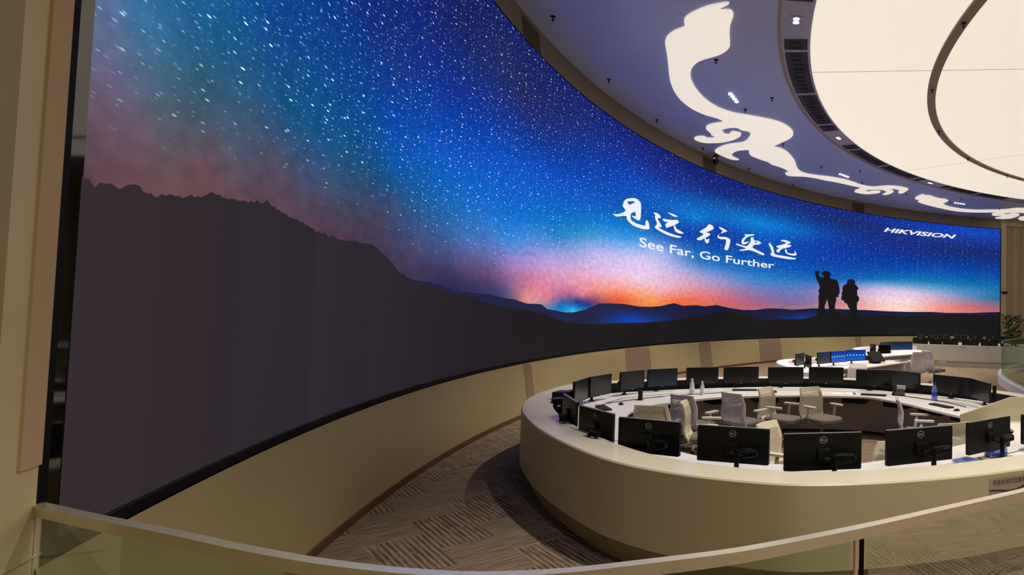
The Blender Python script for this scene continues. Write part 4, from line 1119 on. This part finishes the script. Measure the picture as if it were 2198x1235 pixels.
# ---------------------------------------------------------------- chairs
def make_chair(shell):
    root = thing('office_chair', 'white mesh-back office chair with grey seat', 'chair')
    # profile of the backrest: (y, z)
    prof = [(-0.20, 0.36), (-0.245, 0.44), (-0.262, 0.52), (-0.255, 0.60), (-0.25, 0.68), (-0.268, 0.77), (-0.30, 0.865)]
    def yz(t):
        f = t * (len(prof) - 1)
        i = min(int(f), len(prof) - 2)
        u = f - i
        return tuple(prof[i][j] * (1 - u) + prof[i + 1][j] * u for j in (0, 1))
    def hw(t):
        return 0.20 + 0.035 * math.sin(PI * min(1, t * 0.9 + 0.1)) - 0.012 * t
    N = 18
    frame = MB()
    for sgn in (-1, 1):
        A, B, C, D = [], [], [], []
        for k in range(N + 1):
            t = k / N
            y, z = yz(t)
            w = hw(t)
            wi = w - (0.034 if t < 0.92 else 0.034)
            bow = 0.03
            A.append((sgn * w, y + bow, z)); B.append((sgn * wi, y + 0.012, z))
            C.append((sgn * w, y + bow - 0.02, z)); D.append((sgn * wi, y - 0.01, z))
        frame.band(A, B); frame.band(D, C); frame.band(C, A); frame.band(B, D)
    def cross_band(t0, t1, n=4):
        rows, rows2 = [], []
        for k in range(n + 1):
            t = t0 + (t1 - t0) * k / n
            y, z = yz(t)
            w = hw(t)
            rows.append([(w * q / 5, y + 0.03 * (abs(q) / 5) ** 2, z) for q in range(-5, 6)])
            rows2.append([(w * q / 5, y - 0.018 + 0.03 * (abs(q) / 5) ** 2, z) for q in range(-5, 6)])
        for a, c in zip(rows, rows[1:]):
            frame.band(a, c)
        for a, c in zip(rows2, rows2[1:]):
            frame.band(c, a)
        frame.band(rows2[-1], rows[-1]); frame.band(rows[0], rows2[0])
    cross_band(0.86, 1.0)
    cross_band(0.0, 0.13)
    frame.build('backrest', shell, root, smooth=False)
    mesh = MB()
    ns = 20
    for k in range(ns):
        t = 0.14 + 0.71 * (k + 0.5) / ns
        y, z = yz(t)
        w = hw(t) - 0.03
        h = 0.0062
        A = [(w * q / 4, y + 0.002 + 0.018 * (abs(q) / 4) ** 2, z - h) for q in range(-4, 5)]
        B = [(w * q / 4, y + 0.002 + 0.018 * (abs(q) / 4) ** 2, z + h) for q in range(-4, 5)]
        A2 = [(p[0], p[1] - 0.008, p[2]) for p in A]; B2 = [(p[0], p[1] - 0.008, p[2]) for p in B]
        mesh.band(A, B); mesh.band(B2, A2); mesh.band(B, B2); mesh.band(A2, A)
    for q in range(-3, 4):
        A, B = [], []
        for k in range(9):
            t = 0.13 + 0.74 * k / 8
            y, z = yz(t)
            xx = (hw(t) - 0.03) * q / 3.6
            yy = y - 0.002 + 0.018 * (abs(q) / 3.6) ** 2
            A.append((xx - 0.005, yy, z)); B.append((xx + 0.005, yy, z))
        mesh.band(A, B)
    mesh.build('backrest_mesh', shell, root)
    b = MB()
    for k, (sc, z) in enumerate(((0.9, 0.345), (1.0, 0.362), (1.0, 0.40), (0.93, 0.42), (0.6, 0.424))):
        pts = []
        for q in range(24):
            a = 2 * PI * q / 24
            ca, sa = math.cos(a), math.sin(a)
            e = 0.45
            pts.append((0.235 * sc * math.copysign(abs(ca) ** e, ca), 0.03 + 0.225 * sc * math.copysign(abs(sa) ** e, sa), z - 0.012 * max(0, sa) ** 3))
        if k == 0:
            prev = pts
            b.add(pts, [tuple(reversed(range(24)))])
        else:
            b.band(prev, pts, True)
            prev = pts
    b.add(prev, [tuple(range(24))])
    b.build('seat', M_seat, root, smooth=True)
    b = MB(); b.box((0, -0.02, 0.325), (0.2, 0.3, 0.03)); b.tube([(0, -0.15, 0.32), (0, -0.22, 0.33), (0, -0.235, 0.42)], [0.03, 0.028, 0.02], 8); b.build('under_frame', shell, root)
    for sgn in (-1, 1):
        b = MB()
        b.tube([(sgn * 0.17, -0.02, 0.33), (sgn * 0.245, -0.03, 0.35), (sgn * 0.262, -0.02, 0.44), (sgn * 0.262, 0.0, 0.585)], [0.018, 0.02, 0.022, 0.02], 8, flat=0.75)
        a = b.build('arm_support', shell, root, smooth=True)
        b = MB(); b.rbox((sgn * 0.262, 0.03, 0.597), (0.07, 0.25, 0.026), 0.03, n=4); b.build('arm_pad', shell, a)
    b = MB(); b.lathe([(0.026, 0.10), (0.026, 0.2), (0.018, 0.2), (0.018, 0.33)], n=12); b.build('gas_column', M_grey, root)
    for k in range(5):
        a = 2 * PI * k / 5 + 0.3
        c, s = math.cos(a), math.sin(a)
        b = MB()
        b.tube([(c * 0.02, s * 0.02, 0.105), (c * 0.16, s * 0.16, 0.09), (c * 0.29, s * 0.29, 0.066)], [0.024, 0.02, 0.014], 7)
        lg = b.build('base_leg', shell, root, smooth=True)
        b = MB()
        for dd in (-0.012, 0.012):
            px, py = c * 0.285 - s * dd, s * 0.285 + c * dd
            b.tube([(px - s * 0.008, py + c * 0.008, 0.026), (px + s * 0.008, py - c * 0.008, 0.026)], 0.026, 10)
        b.tube([(c * 0.285, s * 0.285, 0.03), (c * 0.285, s * 0.285, 0.066)], 0.008, 6)
        b.build('caster', M_black, lg)
    return root
warm = make_chair(M_shell)
cool = make_chair(M_shell2)
GC = 'white office chairs in the control room'
def chair(proto, x, y, yaw, label, tall=1.0):
    o = proto if proto not in used else copy_tree(proto)
    used.append(o)
# x, y is where the middle of the backrest stands
    o.location = (x - 0.27 * math.sin(math.radians(yaw)), y + 0.27 * math.cos(math.radians(yaw)), 0)
    o.rotation_euler = (0, 0, math.radians(yaw))
    o.scale = (1.13, 1.13, tall)
    return tag(o, label, 'chair', GC)
for args in CHAIRS:
    p = warm if args[0] == 'w' else cool
    chair(p, *args[1:])

# ---------------------------------------------------------------- things on the round desk
def put(o, x, y, z, rz=0.0):
    o.location = (x, y, z)
    o.rotation_euler = (0, 0, math.radians(rz))
    return o
def bottle(label, body_mat, cap_mat, x, y, sc=1.0, liquid=None):
    t = thing('water_bottle', label, 'bottle', (x, y, ZD + 0.001))
    b = MB(); b.lathe([(0.030 * sc, 0), (0.032 * sc, 0.01), (0.032 * sc, 0.12 * sc), (0.028 * sc, 0.14 * sc), (0.013 * sc, 0.175 * sc), (0.013 * sc, 0.185 * sc)], n=14); b.build('body', body_mat, t, smooth=True)
    b = MB(); b.lathe([(0.0155 * sc, 0.183 * sc), (0.0155 * sc, 0.205 * sc)], n=12); b.build('cap', cap_mat, t)
    b = MB(); b.lathe([(0.0328 * sc, 0.05 * sc), (0.0328 * sc, 0.10 * sc)], n=14); b.build('wrapper', M_paper if liquid is None else liquid, t)
    return t
bottle('clear water bottle with white cap on the far desk, left of a shorter bottle', M_bottle, M_paper, -1.699, 10.612, 1.25)
bottle('shorter clear water bottle on the far desk, right of a taller one', M_bottle, M_paper, -1.512, 10.522, 1.1)
bottle('blue drink bottle standing at the right end of the far desk', mat('pale_blue_plastic', (120, 132, 196), 0.2), M_blue, 2.363, 10.40, 1.45, M_blue)

def keyboard(label, x, y, rz):
    t = thing('keyboard', label, 'keyboard', (x, y, ZD + 0.001), math.radians(rz), 'keyboards on the desks')
    b = MB(); b.rbox((0, 0, 0.008), (0.44, 0.14, 0.016), 0.012); b.build('case', M_black, t)
    b = MB()
    for r in range(5):
        for c in range(15):
            b.box((-0.203 + c * 0.029, -0.05 + r * 0.025, 0.019), (0.024, 0.02, 0.006))
    b.build('keys', mat('charcoal_keys', (30, 30, 32), 0.6), t)
    return t
keyboard('black keyboard on the left part of the round desk beside a mouse', -2.66, 8.86, -60)
keyboard('black keyboard on the far desk left of the desk phone', 1.42, 10.92, -14)
keyboard('black keyboard on the right part of the far desk near the divider', 2.33, 9.78, -62)
keyboard('black keyboard on the far desk behind the clear water bottles', -0.85, 11.22, 10)
def mouse(label, x, y, rz):
    b = MB(); b.lathe([(0.02, 0), (0.034, 0.004), (0.034, 0.014), (0.024, 0.026), (0.008, 0.032)], n=14)
    for i, v in enumerate(b.v):
        b.v[i] = (v[0], v[1] * 1.6, v[2])
    o = b.build('computer_mouse', M_black, smooth=True)
    put(o, x, y, ZD + 0.001, rz)
    tag(o, label, 'mouse', 'mice on the round desk')
mouse('black computer mouse on the left desk just beyond the keyboard', -2.52, 9.25, 20)
mouse('black computer mouse on the far desk near the clear bottles', -0.30, 11.05, 10)
mouse('black computer mouse beside the keyboard near the divider', 2.46, 9.35, -60)
b = MB(); b.lathe([(0.05, 0), (0.05, 0.004), (0.036, 0.006), (0.036, 0.15), (0.03, 0.155)], n=14)
tag(put(b.build('pen_holder', M_black), -2.36, 9.75, ZD + 0.001), 'black cylinder standing on the left part of the round desk', 'pen holder')
b = MB(); b.lathe([(0.04, 0), (0.04, 0.004), (0.03, 0.006), (0.03, 0.34), (0.026, 0.345)], n=14)
tag(put(b.build('arm_post', M_black), 3.15, 9.75, ZD + 0.001), 'black post standing behind the right end monitor of the round desk', 'post')
t = thing('desk_phone', 'black desk phone with a white display on the far desk', 'phone', (1.87, 11.02, ZD + 0.001), math.radians(-20))
b = MB(); b.add([(-.1, -.1, 0), (.1, -.1, 0), (.1, .08, 0), (-.1, .08, 0), (-.1, -.1, .02), (.1, -.1, .02), (.1, .08, .1), (-.1, .08, .1)], [(0, 3, 2, 1), (4, 5, 6, 7), (0, 1, 5, 4), (2, 3, 7, 6), (1, 2, 6, 5), (0, 4, 7, 3)]); b.build('body', M_black, t)
b = MB(); b.box((0.03, 0.085, 0.13), (0.15, 0.02, 0.075)); b.build('display', M_paper, t)
b = MB(); b.tube([(-0.075, -0.09, 0.04), (-0.075, -0.02, 0.075), (-0.075, 0.07, 0.12)], [0.022, 0.014, 0.022], 8); b.build('handset', M_black, t)
t = thing('blue_folder', 'blue folder with papers on the near desk behind the monitors', 'folder', (1.75, 6.03, ZD + 0.001), math.radians(-52))
b = MB(); b.box((0, 0, 0.008), (0.31, 0.22, 0.016)); b.build('papers', M_paper, t)
b = MB(); b.box((0, 0, 0.019), (0.33, 0.235, 0.004)); b.build('cover', M_bluefolder, t)
b = MB(); rng2 = random.Random(3)
for k in range(5):
    b.tube([(0.05 * k - 0.12, -0.05, 0.01), (0.05 * k - 0.1, 0.0, 0.05 + 0.02 * rng2.random()), (0.05 * k - 0.09, 0.06, 0.012)], [0.02, 0.045, 0.02], 7)
tag(put(b.build('plastic_bag', mat('blue_purple_plastic_film', (90, 120, 200), 0.3, noise=0.4, nscale=14), smooth=True), 2.08, 6.36, ZD + 0.001, 30), 'crumpled blue and purple plastic bag on the near desk at right', 'bag')
b = MB(); b.box((0, 0, 0.004), (0.10, 0.14, 0.006))
tag(put(b.build('card_tag', M_card), 1.93, 6.22, ZD + 0.001, 20), 'small brown card between the blue folder and the plastic bag', 'card')
for i, (x, y, rz) in enumerate(((0.8, 11.05, 10), (1.05, 11.08, -8), (-2.0, 10.2, 30))):
    b = MB(); b.box((0, 0, 0.002), (0.21, 0.297, 0.003), 0)
    if i == 1:
        b.cur = 1; b.box((0.05, 0, 0.005), (0.05, 0.26, 0.003), 0.1)
    tag(put(b.build('paper_sheet', [M_paper, M_bluefolder]), x, y, ZD + 0.001, rz), ['white paper sheet on the far desk left of the blue-striped one', 'white paper with a blue strip on the far desk near the phone', 'white paper sheet on the left part of the round desk'][i], 'paper', 'paper on the far desk')
# black clutter in the slot at the left end of the console
for i, (x, y, s, rz, lab) in enumerate((
        (-3.12, 8.40, (0.16, 0.22, 0.20), 10, 'black equipment box in the left slot of the round desk, nearest us'),
        (-3.22, 8.78, (0.18, 0.26, 0.24), -5, 'tall black equipment box in the left slot, in the middle'),
        (-3.20, 9.20, (0.16, 0.22, 0.20), 20, 'black equipment box in the left slot, farthest from us'))):
    t = thing('equipment_box', lab, 'box', (x, y, ZD + 0.001), math.radians(rz), 'black boxes in the left slot')
    b = MB(); b.box((0, 0, s[2] / 2), s); b.build('case', M_black, t, bevel=0.008)
    b = MB(); b.tube([(0.05, -0.1, s[2] * 0.8), (0.12, -0.14, s[2] * 0.5), (0.1, -0.16, 0.01)], 0.006, 6); b.tube([(-0.03, -0.1, s[2] * 0.7), (0.02, -0.17, s[2] * 0.35), (-0.05, -0.19, 0.01)], 0.005, 6); b.build('cable', M_black, t)
    b = MB(); b.box((0.02, -s[1] / 2 - 0.001, s[2] * 0.55), (0.04, 0.002, 0.02)); b.build('sticker', M_paper, t)
# loose black cables on the worktop
for i, P in enumerate((((-2.9, 7.9), (-2.75, 7.75), (-2.65, 7.5), (-2.5, 7.35)), ((-2.75, 9.3), (-2.3, 9.95), (-1.8, 10.4), (-1.2, 10.8)), ((1.9, 10.9), (2.2, 10.55), (2.5, 10.2), (2.7, 9.7)))):
    b = MB(); b.tube(z3(catmull(P, 5), ZD + 0.009), 0.006, 6)
    tag(b.build('cable', M_black), ['black cable lying at the left front of the round worktop', 'long black cable curving along the far left worktop', 'black cable along the right far worktop'][i], 'cable', 'cables on the worktop')

# ---------------------------------------------------------------- consoles farther back
def open_console(name, label, outer, inner, parts_mat=M_rim):
    OUTp = smooth_path(catmull(outer, 5), it=3)
    INp = smooth_path(catmull(inner, 5), it=3)
    o0 = OUTp[0]
    t = thing(name, label, 'desk', (o0[0], o0[1], 0))
    f = lambda P, z: [(p[0] - o0[0], p[1] - o0[1], z) for p in P]
    inn = offset(OUTp, -0.3, False)
    b = MB()
    b.band(f(OUTp, 0.2), f(OUTp, ZR)); b.band(f(OUTp, ZR), f(inn, ZR)); b.band(f(inn, ZR), f(inn, 0.4))
    b.band(f([OUTp[0], inn[0]], 0.2), f([OUTp[0], inn[0]], ZR)); b.band(f([OUTp[-1], inn[-1]], 0.2), f([OUTp[-1], inn[-1]], ZR))
    b.build('rim', parts_mat, t)
    b = MB(); q = offset(OUTp, -0.08, False); b.band(f(q, 0), f(q, 0.2)); b.build('plinth', M_plinth, t)
    poly = INp + list(reversed(inn))
    b = MB(); b.prism([(p[0] - o0[0], p[1] - o0[1]) for p in poly], ZD - 0.03, ZD); b.build('worktop', M_white, t)
    b = MB(); q = offset(INp, 0.35, False); b.band(f(q, 0.05), f(q, ZD - 0.03)); b.build('modesty_panel', M_modesty, t)
    return t
open_console('curved_console', 'white curved desk with three lit blue monitors behind the round console', CON2_OUT, CON2_IN, M_lav)
open_console('curved_console', 'farther white curved desk with one wide dim monitor', CON3_OUT, CON3_IN, M_lav)

M_desk_blue = screen_glow('blue_desktop_screen', (6, 40, 150), (4, 90, 200), (120, 200, 250), 1.0)
M_desk_dim = screen_glow('dim_blue_screen', (26, 40, 76), (30, 34, 42), None, 0.9)
M_wide = screen_glow('wide_map_screen', (22, 36, 52), (30, 60, 100), None, 0.8)
pb_, pd_ = make_monitor(M_desk_blue), make_monitor(M_desk_dim)
GB = 'monitors on the curved desks behind'
put_monitor(pd_, 0.82, 16.62, ZD, math.radians(56), 'dim grey-blue monitor left of the two bright blue monitors', GB, 0.98)
put_monitor(pb_, 1.25, 17.17, ZD, math.radians(51), 'bright blue lit monitor next to the dim grey-blue one', GB, 1.1)
put_monitor(pb_, 1.80, 17.9, ZD, math.radians(30), 'bright blue lit monitor, right one of the bright pair', GB, 1.04)
put_monitor(proto_off, 0.18, 15.9, ZD, math.radians(70), 'dark monitor seen edge-on at the left end of the curved desk', GB, 0.95)
put_monitor(proto_off, 0.38, 15.35, ZD, math.radians(100), 'dark purple-grey monitor turned towards us on the curved desk', GB, 1.0)
put_monitor(proto_off, 2.80, 21.9, ZD, math.radians(100), 'dark monitor seen edge-on on the farther curved desk', GB, 0.9)
put_monitor(proto_off, 3.15, 21.5, ZD, math.radians(40), 'dark monitor left of the wide dim monitor', GB, 0.9)
wide = thing('wide_monitor', 'very wide curved monitor with a dim map picture on the farther desk', 'monitor', (3.75, 23.8, ZD))
b = MB()
A = [(math.cos(a) * 2.6 , math.sin(a) * 2.6) for a in np.linspace(math.radians(112), math.radians(158), 14)]
c0 = A[7]
A = [(p[0] - c0[0], p[1] - c0[1]) for p in A]
b.band(z3(A, 0.075), z3(A, 0.39)); b.build('screen', M_wide, wide)
A2 = [(p[0] * 1.01 - 0.02, p[1] * 1.01 + 0.03) for p in A]
b = MB(); b.band(z3(A2, 0.07), z3(A2, 0.395)); b.band(z3(A, 0.395), z3(A2, 0.395)); b.band(z3(A2, 0.07), z3(A, 0.07)); b.build('housing', M_black, wide)
b = MB(); b.lathe([(0.12, 0), (0.12, 0.012), (0.03, 0.015), (0.03, 0.2)], (-0.06, 0.06, 0.0), 14); b.build('stand', M_black, wide)
t = thing('touch_console', 'tilted black touch panel with a blue picture on the curved desk', 'touch panel', (2.45, 18.15, ZD + 0.001), math.radians(38))
b = MB(); b.box((0, 0.05, 0.19), (0.5, 0.05, 0.36), 0, -0.75); b.build('panel', M_black, t)
b = MB(); b.box((0, 0.028, 0.172), (0.44, 0.03, 0.28), 0, -0.75); b.build('screen', M_desk_dim, t)
b = MB(); b.box((0, 0.10, 0.05), (0.3, 0.2, 0.1)); b.build('stand', M_black, t)
t = thing('keyboard', 'grey keyboard on the right tip of the curved desk', 'keyboard', (3.35, 19.2, ZD + 0.001), math.radians(45), 'keyboards on the desks')
b = MB(); b.rbox((0, 0, 0.008), (0.5, 0.2, 0.016), 0.012); b.build('case', M_grey, t)
b = MB()
for r in range(5):
    for c in range(15):
        b.box((-0.203 + c * 0.029, -0.05 + r * 0.025, 0.019), (0.024, 0.02, 0.006))
b.build('keys', M_black, t)

# long white counter with two rows of monitors
t = thing('white_counter', 'long white counter front far back at right with dark monitors behind it', 'desk', (7.0, 26.1, 0))
PATH = catmull([(5.05, 26.75), (6.2, 26.3), (7.4, 25.95), (8.1, 25.83), (8.75, 25.75)], 5)
f = lambda P, z: [(p[0] - 7.0, p[1] - 26.1, z) for p in P]
ZCN = 0.905
b = MB(); q = offset(PATH, 0.5, False)
b.band(f(PATH, 0.24), f(PATH, ZCN)); b.band(f(PATH, ZCN), f(offset(PATH, 0.16, False), ZCN)); b.band(f(offset(PATH, 0.16, False), ZCN), f(offset(PATH, 0.16, False), 0.6))
b.band(f([PATH[0], q[0]], 0.0), f([PATH[0], q[0]], ZCN))
b.build('front', M_front, t)
M_counter = mat('white_counter_panel', (196, 188, 177), 0.4)
t.children[0].data.materials[0] = M_counter
b = MB(); b.band(f(offset(PATH, 0.07, False), 0.0), f(offset(PATH, 0.07, False), 0.24)); b.band(f(offset(PATH, 0.07, False), 0.24), f(PATH, 0.24)); b.build('plinth', M_counter, t)
b = MB(); b.band(f(offset(PATH, 0.16, False), 0.79), f(offset(PATH, 1.1, False), 0.79)); b.band(f(offset(PATH, 1.1, False), 0.0), f(offset(PATH, 1.1, False), 0.79)); b.build('worktop', M_white, t)
b = MB()
for (d0, d1) in ((8, 9.2), (14.2, 15.2)):
    i0 = int(d0); P = [PATH[i0], PATH[i0 + 1]]
    P = offset(P, -0.004, False)
    b.band(f(P, 0.80), f(P, 0.812)); b.band(f(P, 0.845), f(P, 0.853))
b.build('handle_slot', M_seam, t)
for i, (px, w) in enumerate(FRONTROW):
    y0 = 26.55 - 0.12 * i
    x = px * y0
    put_monitor(proto_off, x, y0 + 0.25, 0.79, PI + math.radians(-8), 'dark monitor back, %s from the left in the front row behind the white counter' % ORD[i], 'dark monitors behind the white counter', w)
t = thing('back_counter', 'plain low counter far behind the white one, carrying the back row of monitors', 'desk', (8.0, 30.2, 0))
b = MB(); b.box((1.2, 0.1, 0.39), (8.0, 0.9, 0.78), -0.02); b.build('body', M_counter, t)
b = MB(); b.box((1.2, 0.1, 0.79), (8.0, 0.9, 0.02), -0.02); b.build('worktop', M_white, t)
for i, (px, w) in enumerate(BACKROW):
    put_monitor(proto_off, px * 30.0, 30.2, 0.803, PI, 'dark monitor, %s from the left in the back row under the screen' % ORD[i], 'dark monitors behind the white counter', w)

# curved glass balustrade at the right
GP = smooth_path(catmull([(4.95, 11.6), (5.35, 13.4), (5.88, 15.9), (6.25, 18.4), (6.78, 20.7), (7.9, 23.4), (9.85, 26.7)], 6), it=2)
t = thing('glass_balustrade', 'curved green glass balustrade on a lavender white plinth at right', 'railing', (6.25, 18.4, 0))
f = lambda P, z: [(p[0] - 6.25, p[1] - 18.4, z) for p in P]
b = MB(); ins = offset(GP, -0.22, False)
b.band(f(GP, 0.0), f(GP, 0.25)); b.band(f(GP, 0.25), f(ins, 0.25)); b.band(f(ins, 0.25), f(ins, 0.0)); b.build('plinth', M_lav, t)
gl = offset(GP, -0.12, False)
nG = len(gl)
for k in range(6):
    seg_ = gl[k * (nG - 1) // 6:(k + 1) * (nG - 1) // 6 + 1]
    a, c = offset(seg_, 0.008, False), offset(seg_, -0.008, False)
    b = MB(); b.band(f(a, 0.25), f(a, 1.285)); b.band(f(c, 1.285), f(c, 0.25)); b.band(f(a, 1.285), f(c, 1.285)); b.build('glass_panel', M_glass2, t)
M_gtop = mat('pale_green_glass_edge', (150, 176, 156), 0.2)
b = MB(); a, c = offset(gl, 0.016, False), offset(gl, -0.016, False)
b.band(f(a, 1.29), f(c, 1.29)); b.band(f(a, 1.27), f(a, 1.29)); b.band(f(c, 1.29), f(c, 1.27)); b.build('top_edge', M_gtop, t)
# white stool-like terminal behind the glass
t = thing('plant', 'dark green potted plant in front of the curtain at far right', 'plant', (12.0, 34.3, 0))
b = MB(); b.lathe([(0.18, 0), (0.24, 0.4), (0.26, 0.42), (0.22, 0.42), (0.2, 0.36)], n=18); b.build('pot', M_pot, t)
b = MB()
rr = random.Random(7)
for k in range(7):
    a = 2 * PI * k / 7
    b.tube([(0, 0, 0.36), (0.12 * math.cos(a), 0.12 * math.sin(a), 1.1), (0.3 * math.cos(a), 0.3 * math.sin(a), 1.6 + 0.5 * rr.random())], [0.02, 0.015, 0.008], 6)
b.build('stems', M_leaf, t)
b = MB()
for k in range(420):
    a = 2 * PI * rr.random(); h = 0.8 + 1.45 * rr.random(); rad = (0.15 + 0.35 * rr.random()) * (1.2 - 0.25 * abs(h - 1.5))
    c = Vector((rad * math.cos(a), rad * math.sin(a), h))
    d = Vector((math.cos(a), math.sin(a), rr.uniform(-0.6, 0.6))).normalized()
    s = d.cross(Vector((0, 0, 1))).normalized()
    L_ = rr.uniform(0.18, 0.34)
    b.add([c, c + d * L_ * 0.5 + s * L_ * 0.22 + Vector((0, 0, 0.02)), c + d * L_, c + d * L_ * 0.5 - s * L_ * 0.22 + Vector((0, 0, 0.02))], [(0, 1, 2, 3)])
b.build('foliage', M_leaf, t)

# unseen quads added to brighten console front and walls; twins continue the ring
for i, th in enumerate((219.2, 243.8)):
    lamp_row('quad_downlight', 'added fill row of four round downlights, unseen behind the viewer, %s of the row' % ORD[i], 'rows of four downlights', th, 21.3, 4, 0.135, True, 0.055, None, 2.1, 700)
for i, th in enumerate(BACKLAMPS):
    t = lamp_row('twin_downlight', 'bright square twin downlight in the vent ring behind the viewer, %s along the row' % ORD[i], 'twin downlights in the vent ring', th, 19.19, 2, 0.145, True, 0.06, (0.24, 0.34, 0.014))
